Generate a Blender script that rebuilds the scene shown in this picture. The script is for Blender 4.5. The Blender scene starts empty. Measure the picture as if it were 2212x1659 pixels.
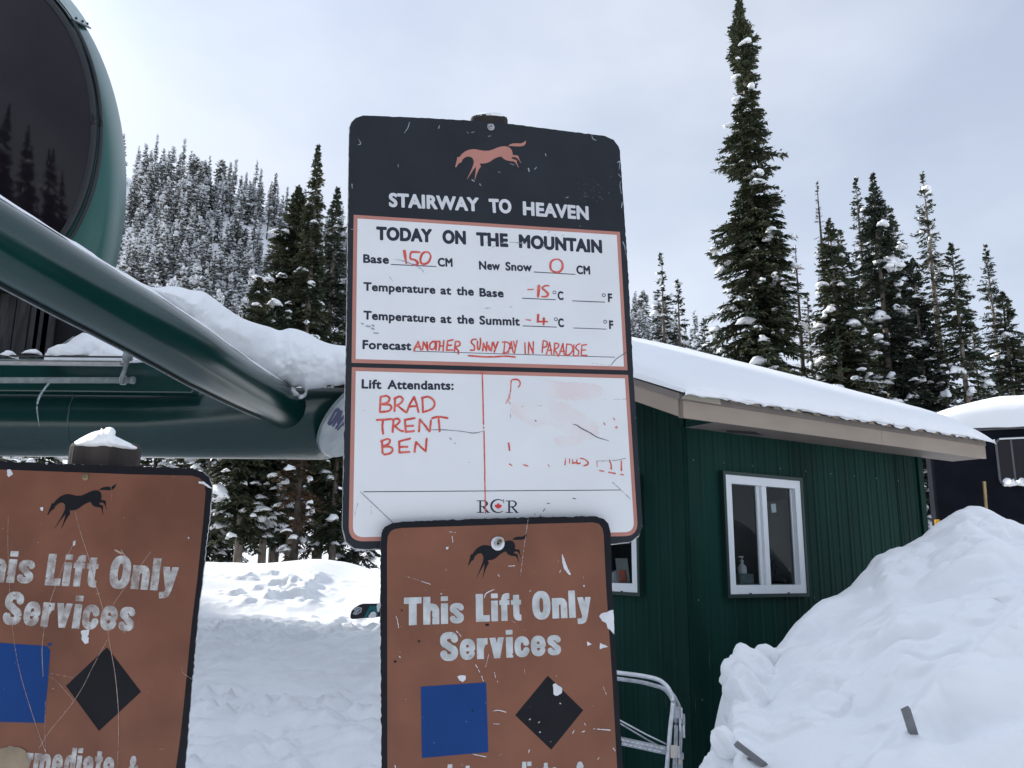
import bpy, bmesh, math, random
import numpy as np
from mathutils import Vector, Matrix, noise as mnoise

random.seed(7)
RNG = np.random.default_rng(11)
scene = bpy.context.scene
COL = scene.collection
R = math.radians

# ------------------------------------------------------------------ camera
PITCH, ROLL, FPX, W0, H0 = R(12.1), 0.010, 1800.0, 2212.0, 1659.0   # the photo measured at 2212 x 1659
CAM = np.array([0.0, 0.0, 1.6])
_F = np.array([0, math.cos(PITCH), math.sin(PITCH)])
_U0 = np.array([0, -math.sin(PITCH), math.cos(PITCH)])
_R0 = np.array([1.0, 0, 0])
_RT = _R0*math.cos(ROLL) + _U0*math.sin(ROLL)
_UP = _U0*math.cos(ROLL) - _R0*math.sin(ROLL)
cam_data = bpy.data.cameras.new('camera')
cam = bpy.data.objects.new('camera', cam_data)
COL.objects.link(cam)
M = Matrix.Identity(4)
for i in range(3):
    M[i][0] = _RT[i]; M[i][1] = _UP[i]; M[i][2] = -_F[i]; M[i][3] = CAM[i]
cam.matrix_world = M
cam_data.sensor_width = 36.0
cam_data.lens = 36.0*FPX/W0
cam_data.clip_start = 0.05
cam_data.clip_end = 3000
scene.camera = cam

# ------------------------------------------------------------------ sky and sun
SUN_AZ, SUN_EL = R(-61), R(28)            # azimuth from +Y towards +X, elevation
world = bpy.data.worlds.new('World'); scene.world = world
world.use_nodes = True
nt = world.node_tree; N = nt.nodes; L = nt.links
bg = N['Background']; bg.inputs[1].default_value = 0.10
sky = N.new('ShaderNodeTexSky'); sky.sky_type = 'NISHITA'; sky.sun_disc = False
sky.sun_elevation = SUN_EL; sky.sun_rotation = SUN_AZ
sky.altitude = 1900; sky.air_density = 1.0; sky.dust_density = 1.5
tc = N.new('ShaderNodeTexCoord')
mp = N.new('ShaderNodeMapping'); mp.inputs['Scale'].default_value = (1.1, 1.1, 2.0)
mp.inputs['Location'].default_value = (0.35, 0.2, 0.1)
nz = N.new('ShaderNodeTexNoise'); nz.inputs['Scale'].default_value = 1.5
nz.inputs['Detail'].default_value = 6; nz.inputs['Roughness'].default_value = 0.48
cr = N.new('ShaderNodeValToRGB')
cr.color_ramp.elements[0].position = 0.34; cr.color_ramp.elements[0].color = (0.56, 0.56, 0.56, 1)
cr.color_ramp.elements[1].position = 0.60; cr.color_ramp.elements[1].color = (0.93, 0.93, 0.93, 1)
nz2 = N.new('ShaderNodeTexNoise'); nz2.inputs['Scale'].default_value = 1.0
nz2.inputs['Detail'].default_value = 5
cr2 = N.new('ShaderNodeValToRGB')
cr2.color_ramp.elements[0].position = 0.36; cr2.color_ramp.elements[0].color = (5.15, 5.75, 7.05, 1)
cr2.color_ramp.elements[1].position = 0.60; cr2.color_ramp.elements[1].color = (5.85, 6.3, 7.1, 1)
mx = N.new('ShaderNodeMixRGB')
L.new(tc.outputs['Generated'], mp.inputs[0]); L.new(mp.outputs[0], nz.inputs['Vector']); L.new(nz.outputs[0], cr.inputs[0])
L.new(mp.outputs[0], nz2.inputs['Vector']); L.new(nz2.outputs[0], cr2.inputs[0])
L.new(cr.outputs[0], mx.inputs[0]); L.new(sky.outputs[0], mx.inputs[1]); L.new(cr2.outputs[0], mx.inputs[2])
# thin cloud scatters the sun forward: a broad soft glow round the sun's place in the sky
dt = N.new('ShaderNodeVectorMath'); dt.operation = 'DOT_PRODUCT'; nv = N.new('ShaderNodeVectorMath'); nv.operation = 'NORMALIZE'
dt.inputs[1].default_value = (math.sin(SUN_AZ)*math.cos(SUN_EL), math.cos(SUN_AZ)*math.cos(SUN_EL), math.sin(SUN_EL))
cl_ = N.new('ShaderNodeMath'); cl_.operation = 'MAXIMUM'; cl_.inputs[1].default_value = 0.0
pw = N.new('ShaderNodeMath'); pw.operation = 'POWER'; pw.inputs[1].default_value = 22.0
ma = N.new('ShaderNodeMath'); ma.operation = 'MULTIPLY_ADD'; ma.inputs[1].default_value = 3.4; ma.inputs[2].default_value = 1.0
vs = N.new('ShaderNodeVectorMath'); vs.operation = 'SCALE'
L.new(tc.outputs['Generated'], nv.inputs[0]); L.new(nv.outputs[0], dt.inputs[0]); L.new(dt.outputs['Value'], cl_.inputs[0]); L.new(cl_.outputs[0], pw.inputs[0]); L.new(pw.outputs[0], ma.inputs[0])
L.new(mx.outputs[0], vs.inputs[0]); L.new(ma.outputs[0], vs.inputs['Scale'])
L.new(vs.outputs[0], bg.inputs[0])
sun_data = bpy.data.lights.new('sun', 'SUN'); sun_data.energy = 4.2; sun_data.angle = R(4)
sun_data.color = (1.0, 0.955, 0.88)
sun = bpy.data.objects.new('sun', sun_data); COL.objects.link(sun)
SUND = Vector((math.sin(SUN_AZ)*math.cos(SUN_EL), math.cos(SUN_AZ)*math.cos(SUN_EL), math.sin(SUN_EL)))
sun.rotation_euler = SUND.to_track_quat('Z', 'Y').to_euler()
sun.location = (-10, 6, 14)
scene.view_settings.view_transform = 'Standard'; scene.view_settings.look = 'None'
scene.view_settings.exposure = 0.57; scene.view_settings.gamma = 1.0
scene.view_settings.use_curve_mapping = False

# ------------------------------------------------------------------ helpers
def ray(px, py):
    return _F + _RT*(px - W0/2)/FPX + _UP*(H0/2 - py)/FPX
def at(px, py, Y):                       # the point of the place seen at a measured spot, Y metres ahead
    d = ray(px, py); return CAM + d*(Y/d[1])
def hit(px, py, O, Nn):
    d = ray(px, py); t = np.dot(np.asarray(O) - CAM, Nn)/np.dot(d, Nn); return CAM + d*t
def unit(v):
    v = np.asarray(v, float); return v/np.linalg.norm(v)
def cam2w(x, y, z):                      # x right, y up, z ahead
    return _RT*x + _UP*y + _F*z

def hash2(ix, iy, s):
    n = (ix*374761393 + iy*668265263 + s*974634777) & 0xffffffff
    n = ((n ^ (n >> 13))*1274126177) & 0xffffffff
    return ((n ^ (n >> 16)) & 0xffff)/65535.0
def vnoise(x, y, s=0):
    x = np.asarray(x, float); y = np.asarray(y, float)
    ix = np.floor(x).astype(np.int64); iy = np.floor(y).astype(np.int64)
    fx = x - ix; fy = y - iy
    fx = fx*fx*(3-2*fx); fy = fy*fy*(3-2*fy)
    a = hash2(ix, iy, s); b = hash2(ix+1, iy, s); c = hash2(ix, iy+1, s); d = hash2(ix+1, iy+1, s)
    return (a*(1-fx)+b*fx)*(1-fy) + (c*(1-fx)+d*fx)*fy
def fbm(x, y, o=4, s=0, g=0.5):
    v = 0; a = 1; t = 0
    for k in range(o):
        v = v + a*vnoise(np.asarray(x)*2**k + 17.3*k, np.asarray(y)*2**k - 9.1*k, s+k); t += a; a *= g
    return v/t
def celln(x, y, s=0):
    x = np.asarray(x, float); y = np.asarray(y, float); ix = np.floor(x).astype(np.int64); iy = np.floor(y).astype(np.int64)
    d = np.full(x.shape, 9.0)
    for a in (-1, 0, 1):
        for b in (-1, 0, 1):
            px = ix+a+hash2(ix+a, iy+b, s); py = iy+b+hash2(ix+a, iy+b, s+7)
            d = np.minimum(d, (px-x)**2+(py-y)**2)
    return np.sqrt(d)
def sstep(a, b, x):
    t = np.clip((np.asarray(x, float)-a)/(b-a), 0, 1); return t*t*(3-2*t)

def mat(name, col, rough=0.6, var=0.0, scale=8.0, bump=0.0, bscale=30.0, metal=0.0, col2=None, spec=None, detail=5.0, stretch=None, bdist=0.02, coat=0.0):
    m = bpy.data.materials.new(name); m.use_nodes = True
    n = m.node_tree.nodes; l = m.node_tree.links; b = n['Principled BSDF']
    b.inputs['Roughness'].default_value = rough; b.inputs['Metallic'].default_value = metal
    if spec is None: spec = 0.28
    b.inputs['Specular IOR Level'].default_value = spec
    if coat: b.inputs['Coat Weight'].default_value = coat; b.inputs['Coat Roughness'].default_value = 0.12
    b.inputs['Base Color'].default_value = (*col, 1)
    t = n.new('ShaderNodeTexCoord'); mpn = n.new('ShaderNodeMapping')
    if stretch: mpn.inputs['Scale'].default_value = stretch
    l.new(t.outputs['Object'], mpn.inputs[0])
    if var or col2:
        z = n.new('ShaderNodeTexNoise'); z.inputs['Scale'].default_value = scale; z.inputs['Detail'].default_value = detail
        l.new(mpn.outputs[0], z.inputs['Vector'])
        r = n.new('ShaderNodeValToRGB')
        if col2 is None: col2 = tuple(min(1, c*(1+var)) for c in col); c1 = tuple(c*(1-var) for c in col)
        else: c1 = col
        r.color_ramp.elements[0].position = 0.36; r.color_ramp.elements[0].color = (*c1, 1)
        r.color_ramp.elements[1].position = 0.66; r.color_ramp.elements[1].color = (*col2, 1)
        l.new(z.outputs[0], r.inputs[0]); l.new(r.outputs[0], b.inputs['Base Color'])
    if bump:
        z = n.new('ShaderNodeTexNoise'); z.inputs['Scale'].default_value = bscale; z.inputs['Detail'].default_value = 6
        l.new(mpn.outputs[0], z.inputs['Vector'])
        bp = n.new('ShaderNodeBump'); bp.inputs['Strength'].default_value = bump; bp.inputs['Distance'].default_value = bdist
        l.new(z.outputs[0], bp.inputs['Height']); l.new(bp.outputs[0], b.inputs['Normal'])
    return m

def link(name, me, mats=None, parent=None):
    o = bpy.data.objects.new(name, me); COL.objects.link(o)
    for m in (mats if isinstance(mats, (list, tuple)) else [mats] if mats else []): me.materials.append(m)
    if parent is not None: o.parent = parent
    return o
def mesh(name, V, Fc, m=None, parent=None, smooth=False, mi=None):
    me = bpy.data.meshes.new(name)
    me.from_pydata([tuple(map(float, v)) for v in V], [], [tuple(map(int, f)) for f in Fc])
    o = link(name, me, m, parent)
    if smooth: me.polygons.foreach_set('use_smooth', [True]*len(me.polygons))
    if mi is not None: me.polygons.foreach_set('material_index', list(mi))
    me.update(); return o
def quads_mesh(name, V, mats, mi=None, tri_V=None, smooth=False):
    """V (n,4,3) independent quads -> mesh datablock"""
    n = len(V); me = bpy.data.meshes.new(name)
    me.vertices.add(n*4); me.vertices.foreach_set('co', np.asarray(V, np.float32).reshape(-1))
    me.loops.add(n*4); me.loops.foreach_set('vertex_index', np.arange(n*4, dtype=np.int32))
    me.polygons.add(n); me.polygons.foreach_set('loop_start', np.arange(0, n*4, 4, dtype=np.int32))
    me.polygons.foreach_set('loop_total', np.full(n, 4, np.int32))
    for m in mats: me.materials.append(m)
    if mi is not None: me.polygons.foreach_set('material_index', np.asarray(mi, np.int32))
    me.update(calc_edges=True); return me
def grid_mesh(name, P, m=None, parent=None, smooth=True, wrap=False):
    """P (a,b,3)"""
    a, b = P.shape[:2]; V = P.reshape(-1, 3)
    i = np.arange(a*b).reshape(a, b)
    if wrap: i = np.concatenate([i, i[:, :1]], 1)
    q = np.stack([i[:-1, :-1], i[1:, :-1], i[1:, 1:], i[:-1, 1:]], -1).reshape(-1, 4)
    me = bpy.data.meshes.new(name)
    me.vertices.add(len(V)); me.vertices.foreach_set('co', V.astype(np.float32).reshape(-1))
    me.loops.add(len(q)*4); me.loops.foreach_set('vertex_index', q.astype(np.int32).reshape(-1))
    me.polygons.add(len(q)); me.polygons.foreach_set('loop_start', np.arange(0, len(q)*4, 4, dtype=np.int32))
    me.polygons.foreach_set('loop_total', np.full(len(q), 4, np.int32))
    me.polygons.foreach_set('use_smooth', [smooth]*len(q))
    me.update(calc_edges=True)
    return link(name, me, m, parent)
def tag(o, label=None, cat=None, group=None, kind=None):
    if label: o['label'] = label
    if cat: o['category'] = cat
    if group: o['group'] = group
    if kind: o['kind'] = kind
    return o
def thing(name, label, cat, loc=(0, 0, 0), group=None):
    o = bpy.data.objects.new(name, None); COL.objects.link(o); o.location = tuple(map(float, loc))
    o.empty_display_size = 0.2
    return tag(o, label, cat, group)
def adopt(o, t):                         # parent with the geometry left where it stands
    o.parent = t; o.matrix_parent_inverse = Matrix.Translation(-Vector(t.location)); return o
def tube_pts(path, rad, seg=16, cap=True):
    path = np.asarray(path, float); n = len(path)
    rad = np.full(n, rad) if np.isscalar(rad) else np.asarray(rad, float)
    if len(rad) != n: rad = np.interp(np.linspace(0, 1, n), np.linspace(0, 1, len(rad)), rad)
    T = np.gradient(path, axis=0); T /= np.linalg.norm(T, axis=1)[:, None]
    ref = np.array([0, 0, 1.0]) if abs(T[0][2]) < 0.9 else np.array([1.0, 0, 0])
    V = []; a = np.linspace(0, 2*np.pi, seg, endpoint=False)
    for k in range(n):
        s = unit(np.cross(T[k], ref)); u = np.cross(s, T[k])
        V.append(path[k] + rad[k]*(np.cos(a)[:, None]*s + np.sin(a)[:, None]*u))
    V = np.concatenate(V); Fc = []
    for k in range(n-1):
        for j in range(seg):
            j2 = (j+1) % seg
            Fc.append((k*seg+j, k*seg+j2, (k+1)*seg+j2, (k+1)*seg+j))
    if cap:
        Fc.append(tuple(range(seg))[::-1]); Fc.append(tuple((n-1)*seg+j for j in range(seg)))
    return V, Fc
def tube(name, path, rad, m, parent=None, seg=16):
    V, Fc = tube_pts(path, rad, seg); return mesh(name, V, Fc, m, parent, smooth=True)
def boxv(c, ex, ey, ez):                  # centre and three half-extent vectors
    c = np.asarray(c); V = []
    for sx in (-1, 1):
        for sy in (-1, 1):
            for sz in (-1, 1): V.append(c + sx*ex + sy*ey + sz*ez)
    Fc = [(0, 1, 3, 2), (4, 6, 7, 5), (0, 4, 5, 1), (2, 3, 7, 6), (0, 2, 6, 4), (1, 5, 7, 3)]
    return V, Fc
def box(name, c, ex, ey, ez, m, parent=None, bevel=0.0):
    V, Fc = boxv(c, np.asarray(ex, float), np.asarray(ey, float), np.asarray(ez, float))
    bm = bmesh.new(); vs = [bm.verts.new(tuple(v)) for v in V]
    for f in Fc: bm.faces.new([vs[i] for i in f])
    bmesh.ops.recalc_face_normals(bm, faces=bm.faces)
    if bevel: bmesh.ops.bevel(bm, geom=list(bm.edges), offset=bevel, segments=2, affect='EDGES', profile=0.6)
    me = bpy.data.meshes.new(name); bm.to_mesh(me); bm.free()
    return link(name, me, m, parent)
def merge(parts):
    V = []; Fc = []
    for v, f in parts:
        o = len(V); V.extend(list(v)); Fc.extend([tuple(i+o for i in q) for q in f])
    return V, Fc
def spline(pts, n=8, closed=False):
    P = [np.asarray(p, float) for p in pts]
    if closed: P = [P[-1]] + P + [P[0], P[1]]
    else: P = [2*P[0]-P[1]] + P + [2*P[-1]-P[-2]]
    out = []
    for i in range(1, len(P)-2):
        for k in range(n):
            t = k/n; a, b, c, d = P[i-1:i+3]
            out.append(0.5*((2*b)+(-a+c)*t+(2*a-5*b+4*c-d)*t*t+(-a+3*b-3*c+d)*t**3))
    if not closed: out.append(P[-2])
    return np.array(out)

# ------------------------------------------------------------------ 2D shapes to clean flat meshes
def sdf_poly(G, polys):
    """G (n,2). polygons even-odd; returns signed distance (<0 inside)"""
    E = []
    for p in polys:
        p = np.asarray(p, float); E.append(np.concatenate([p, np.roll(p, -1, 0)], 1))
    return sdf_edges(G, np.concatenate(E))
def sdf_edges(G, E):
    out = np.empty(len(G)); 
    for s in range(0, len(G), 20000):
        g = G[s:s+20000]
        ax, ay, bx, by = E.T
        dx = bx-ax; dy = by-ay; L2 = dx*dx+dy*dy+1e-18
        px = g[:, :1]-ax; py = g[:, 1:]-ay
        t = np.clip((px*dx+py*dy)/L2, 0, 1)
        d = np.sqrt(((px-t*dx)**2+(py-t*dy)**2).min(1))
        gy = g[:, 1:]; cond = (ay > gy) != (by > gy)
        with np.errstate(divide='ignore', invalid='ignore'):
            xi = ax + (gy-ay)*dx/np.where(dy == 0, 1e-18, dy)
        ins = ((cond & (g[:, :1] < xi)).sum(1) % 2) == 1
        out[s:s+20000] = np.where(ins, -d, d)
    return out
def sdf_strokes(G, strokes):
    """strokes: (pts (k,2), r scalar or (k,))"""
    out = np.full(len(G), 1e9)
    for pts, r in strokes:
        pts = np.asarray(pts, float); r = np.full(len(pts), r) if np.isscalar(r) else np.asarray(r, float)
        for i in range(len(pts)-1):
            a, b = pts[i], pts[i+1]; d = b-a; L2 = d@d+1e-18
            m_ = max(r[i], r[i+1])*1.6
            bb = (G[:, 0] > min(a[0], b[0])-m_) & (G[:, 0] < max(a[0], b[0])+m_) & (G[:, 1] > min(a[1], b[1])-m_) & (G[:, 1] < max(a[1], b[1])+m_)
            if not bb.any(): continue
            g = G[bb]; t = np.clip((g-a)@d/L2, 0, 1)
            dd = np.linalg.norm(g-a-t[:, None]*d, axis=1) - (r[i]*(1-t)+r[i+1]*t)
            out[bb] = np.minimum(out[bb], dd)
    return out
def march(fn, bb, cell):
    """region fn(G)<0 inside bounding box -> verts (n,2), faces"""
    x0, y0, x1, y1 = bb; nx = int((x1-x0)/cell)+2; ny = int((y1-y0)/cell)+2
    X, Y = np.meshgrid(x0+np.arange(nx)*cell, y0+np.arange(ny)*cell)
    S = fn(np.stack([X.ravel(), Y.ravel()], 1)).reshape(ny, nx)
    I = S < 0; V = []; Fc = []; vd = {}
    def vid(key, p):
        k = vd.get(key)
        if k is None: k = vd[key] = len(V); V.append(p)
        return k
    full = I[:-1, :-1] & I[1:, :-1] & I[:-1, 1:] & I[1:, 1:]
    anyi = I[:-1, :-1] | I[1:, :-1] | I[:-1, 1:] | I[1:, 1:]
    def corner(i, j): return vid((0, i, j), (x0+j*cell, y0+i*cell))
    for i in range(ny-1):
        row = full[i]; j = 0
        idx = np.flatnonzero(row)
        if len(idx):
            br = np.flatnonzero(np.diff(idx) > 1)
            st = np.concatenate([[idx[0]], idx[br+1]]); en = np.concatenate([idx[br], [idx[-1]]])
            for a, b in zip(st, en): Fc.append((corner(i, a), corner(i, b+1), corner(i+1, b+1), corner(i+1, a)))
        for j in np.flatnonzero(anyi[i] & ~row):
            cs = [(i, j), (i, j+1), (i+1, j+1), (i+1, j)]; poly = []
            for k in range(4):
                a = cs[k]; b = cs[(k+1) % 4]; ia = I[a]; ib = I[b]
                if ia: poly.append(corner(*a))
                if ia != ib:
                    sa, sb = S[a], S[b]; t = sa/(sa-sb)
                    lo, hi = (a, b) if a < b else (b, a)
                    poly.append(vid((1, lo, hi), (x0+(a[1]+(b[1]-a[1])*t)*cell, y0+(a[0]+(b[0]-a[0])*t)*cell)))
            poly = [p for q, p in enumerate(poly) if p != poly[q-1]]
            if len(poly) >= 3: Fc.append(tuple(poly))
    return V, Fc

class Board:
    """a flat board: plane through O with in-plane axes U (right), V (up), N to the viewer"""
    def __init__(s, O, U, V):
        s.O = np.asarray(O, float); s.U = unit(U); V = np.asarray(V, float); V = V - s.U*np.dot(V, s.U); s.V = unit(V)
        s.N = unit(np.cross(s.U, s.V))
        if np.dot(s.N, CAM - s.O) < 0: s.N = -s.N
        s.th = None
    def uv(s, p):
        p = np.asarray(p, float).reshape(-1, 2); out = []
        for q in p:
            h = hit(q[0], q[1], s.O, s.N) - s.O; out.append((h@s.U, h@s.V))
        return np.array(out)
    def P(s, uv, off=0.0):
        uv = np.asarray(uv, float).reshape(-1, 2); return s.O + uv[:, :1]*s.U + uv[:, 1:]*s.V + s.N*off
    def decal(s, name, fn, bb, off, m, parent, cell=0.0009):
        V, Fc = march(fn, bb, cell)
        if not V: return None
        P3 = s.P(np.array(V), off)
        o = mesh(name, P3, Fc, m); 
        return adopt(o, parent) if parent is not None else o
    def poly(s, name, uv, off, m, parent):
        P3 = s.P(uv, off); o = mesh(name, P3, [tuple(range(len(uv)))], m); 
        return adopt(o, parent)
    def plate(s, name, uv, t, mf, me_, parent):
        uv = np.asarray(uv); n = len(uv); V = np.concatenate([s.P(uv, 0), s.P(uv, -t)])
        a = 0.5*np.sum(uv[:, 0]*np.roll(uv[:, 1], -1)-np.roll(uv[:, 0], -1)*uv[:, 1])
        f = tuple(range(n)); Fc = [f, tuple(n+i for i in f)[::-1]] + [(i, n+i, n+(i+1) % n, (i+1) % n) for i in range(n)]
        o = mesh(name, V, Fc, [mf, me_], mi=[0, 0]+[1]*n)
        return adopt(o, parent)

_font_cache = {}
def word_edges(txt, space=1.0):
    k = (txt, space)
    if k not in _font_cache:
        c = bpy.data.curves.new('tmp_text', 'FONT'); c.body = txt; c.size = 1; c.resolution_u = 5; c.space_character = space
        o = bpy.data.objects.new('tmp_text', c); COL.objects.link(o)
        me = bpy.data.meshes.new_from_object(o.evaluated_get(bpy.context.evaluated_depsgraph_get()))
        bm = bmesh.new(); bm.from_mesh(me)
        E = np.array([[*e.verts[0].co[:2], *e.verts[1].co[:2]] for e in bm.edges if len(e.link_faces) == 1])
        bm.free(); bpy.data.objects.remove(o); bpy.data.curves.remove(c); bpy.data.meshes.remove(me)
        _font_cache[k] = E
    return _font_cache[k]
CAPH = 0.0
def font_word(B, name, txt, L_, R_, cap, bold, off, m, parent, space=1.06, wear=0.0, worn_scale=300):
    """a printed word in the plain humanist letter, baseline from image spot L_ to R_, cap height in image px"""
    global CAPH
    if not CAPH:
        CAPH = word_edges('H')[:, 1::2].max()
    E = word_edges(txt, space)
    a, b = B.uv([L_, R_]); c = B.uv([(L_[0], L_[1]-cap)])[0]; ch = np.linalg.norm(c-a)
    d = unit(b-a); nrm = np.array([-d[1], d[0]]); wid = np.linalg.norm(b-a)
    off_b = bold*ch; sy = (ch-2*off_b)/CAPH
    x0 = min(E[:, 0].min(), E[:, 2].min()); x1 = max(E[:, 0].max(), E[:, 2].max())
    sx = (wid-2*off_b)/(x1-x0)
    def tr(x, y):
        xx = (x-x0)*sx+off_b; yy = y*sy+off_b
        return a[0]+d[0]*xx+nrm[0]*yy, a[1]+d[1]*xx+nrm[1]*yy
    ax, ay = tr(E[:, 0], E[:, 1]); bx, by = tr(E[:, 2], E[:, 3]); EE = np.stack([ax, ay, bx, by], 1)
    def fn(G):
        S = sdf_edges(G, EE)-off_b
        if wear: S = np.maximum(S, (fbm(G[:, 0]*worn_scale, G[:, 1]*worn_scale, 3, 5)-wear)*0.02)
        return S
    mg = off_b+0.003
    bb = (min(ax.min(), bx.min())-mg, min(ay.min(), by.min())-mg, max(ax.max(), bx.max())+mg, max(ay.max(), by.max())+mg)
    return B.decal(name, fn, bb, off, m, parent, 0.0009)

# condensed grotesque letters drawn as strokes (unit: cap height 1)
def sup(cx, cy, rx, ry, a0, a1, n=18, e=2.5):
    t = np.radians(np.linspace(a0, a1, n)); c = np.cos(t); s = np.sin(t)
    return list(zip(cx+rx*np.sign(c)*np.abs(c)**(2/e), cy+ry*np.sign(s)*np.abs(s)**(2/e)))
XH = 0.745
def glyph(ch):
    r = 0.132; q = 0.122; h = 0.112
    G = {
     'T': (0.60, [([(-.2, .885), (.8, .885)], .115), ([(.30, -.3), (.30, .9)], r)], (0, 1)),
     'I': (0.27, [([(.135, -.3), (.135, 1.3)], r)], (0, 1)),
     'L': (0.50, [([(.132, -.3), (.132, 1.3)], r), ([(.1, .115), (.8, .115)], .115)], (0, 1)),
     'O': (0.66, [(sup(.33, .5, .20, .395, 0, 360, 40), .128)], (-.02, 1.02)),
     'S': (0.62, [(sup(.31, .725, .19, .175, 5, 250, 20)+sup(.31, .275, .185, .165, 70, -175, 20), .122)], (-.02, 1.02)),
     'h': (0.55, [([(q, -.3), (q, 1.3)], q), ([(q, .5), (.2, .6), (.3, .638), (.38, .61), (.428, .52), (.428, -.3)], .118)], (0, 1)),
     'n': (0.55, [([(q, -.3), (q, XH)], q), ([(q, .5), (.2, .6), (.3, .638), (.38, .61), (.428, .52), (.428, -.3)], .118)], (0, XH)),
     'm': (0.86, [([(q, -.3), (q, XH)], q), ([(q, .5), (.2, .6), (.29, .638), (.37, .61), (.42, .52), (.42, -.3)], .113), ([(.42, .5), (.5, .6), (.59, .638), (.68, .61), (.735, .52), (.735, -.3)], .113)], (0, XH)),
     'i': (0.245, [([(q, -.3), (q, XH)], q)], (0, XH)),
     'l': (0.245, [([(q, -.3), (q, 1.3)], q)], (0, 1)),
     'r': (0.38, [([(q, -.3), (q, XH)], q), ([(.15, .42), (.2, .56), (.3, .625), (.45, .63)], .115)], (0, XH)),
     't': (0.37, [([(.19, .93), (.19, .2), (.225, .125), (.28, .1), (.5, .1)], .112), ([(-.2, .66), (.6, .66)], .085)], (-.005, .93)),
     'f': (0.37, [([(.175, -.3), (.175, .78), (.21, .87), (.27, .895), (.5, .895)], .112), ([(-.2, .66), (.6, .66)], .085)], (0, 1)),
     's': (0.50, [(sup(.25, .545, .145, .10, 5, 250, 16)+sup(.25, .205, .145, .105, 70, -175, 16), .098)], (-.01, XH+.01)),
     'e': (0.54, [([(.44, .40)]+sup(.27, .372, .165, .272, 10, 330, 28), .105), ([(.11, .37), (.44, .37)], .07)], (-.01, XH+.01)),
     'c': (0.53, [(sup(.27, .372, .16, .268, 25, 335, 28), .112)], (-.01, XH+.01)),
     'v': (0.54, [([(.09, .9), (.27, .02)], .105), ([(.45, .9), (.27, .02)], .105)], (0, XH)),
     'y': (0.54, [([(.09, .9), (.27, .1)], .105), ([(.45, .9), (.27, .02), (.22, -.1), (.15, -.13), (.0, -.135)], .10)], (-.25, XH)),
     'd': (0.56, [([(.44, -.3), (.44, 1.3)], q), (sup(.28, .372, .155, .262, 0, 360, 30), .112)], (0, 1)),
     'a': (0.53, [([(.42, -.3), (.42, .5), (.38, .6), (.27, .64), (.16, .6), (.12, .5)], .108), (sup(.25, .22, .135, .13, 0, 360, 24), .098)], (0, XH+.01)),
     '&': (0.72, [([(.66, .08), (.28, .62), (.24, .76), (.30, .88), (.40, .88), (.46, .78), (.42, .66), (.22, .46), (.13, .30), (.16, .15), (.30, .10), (.44, .18), (.60, .50)], .092)], (0, 1)),
    }
    return G[ch]
def cond_word(B, name, txt, L_, R_, cap, off, m, parent, wear=0.0, seed=0):
    a, b = B.uv([L_, R_]); c = B.uv([(L_[0], L_[1]-cap)])[0]; ch = np.linalg.norm(c-a)
    d = unit(b-a); nrm = np.array([-d[1], d[0]]); wid = np.linalg.norm(b-a)
    gap = 0.055; x = 0; items = []
    for k in txt:
        w, st, cl = glyph(k); items.append((k, x, w, st, cl)); x += w+gap
    tot = x-gap; sx = wid/(tot*ch)
    parts = []
    for k, xo, w, st, cl in items:
        def fn(G, xo=xo, w=w, st=st, cl=cl, k=k):
            q = G-a; gx = (q@d)/ch/sx-xo; gy = (q@nrm)/ch
            g = np.stack([gx, gy], 1)
            S = sdf_strokes(g, st)
            S = np.maximum(S, np.maximum(np.maximum(-gx, gx-w), np.maximum(cl[0]-gy, gy-cl[1])))
            if k == 'i':
                S = np.minimum(S, np.maximum(np.maximum(-gx, gx-w), np.maximum(.83-gy, gy-1)))
            S = S*ch
            if wear:
                n_ = fbm(G[:, 0]*380, G[:, 1]*380, 4, 3+seed); S = np.maximum(S, (n_-wear)*0.02)
            return S
        cs = [a+d*(xo+e)*ch*sx+nrm*f*ch for e in (-.02, w+.02) for f in (-.3, 1.05)]; cs = np.array(cs)
        V, Fc = march(fn, (cs[:, 0].min(), cs[:, 1].min(), cs[:, 0].max(), cs[:, 1].max()), 0.0010)
        parts.append((V, Fc))
    V, Fc = merge(parts)
    return adopt(mesh(name, B.P(np.array(V), off), Fc, m), parent)
def Zf(ox, oy, s):
    return lambda pts: [((ox+p[0]/s)/1.8228, (oy+p[1]/s)/1.8228) for p in pts]
def strokes_decal(B, name, strokes, off, m, parent, cell=0.0009, smooth=True, rough=0.0, seed=0):
    """strokes: list of (image points, radius px or list)"""
    ppm = np.linalg.norm(B.uv([(1001, 900)])-B.uv([(1000, 900)])); st = []
    for pts, r in strokes:
        if smooth and len(pts) > 2: pts = spline(pts, 5)
        uv = B.uv(pts)
        rr = r*ppm if np.isscalar(r) else np.interp(np.linspace(0, 1, len(uv)), np.linspace(0, 1, len(r)), r)*ppm
        st.append((uv, rr))
    parts = []
    for uv, rr in st:
        pass
    allv = np.concatenate([u for u, _ in st]); mr = max(np.max(r) for _, r in st)+0.002
    def fn(G):
        S = sdf_strokes(G, st)
        if rough: S = S+(fbm(G[:, 0]*400, G[:, 1]*400, 2, seed)-.5)*rough
        return S
    return B.decal(name, fn, (allv[:, 0].min()-mr, allv[:, 1].min()-mr, allv[:, 0].max()+mr, allv[:, 1].max()+mr), off, m, parent, cell)

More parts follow.
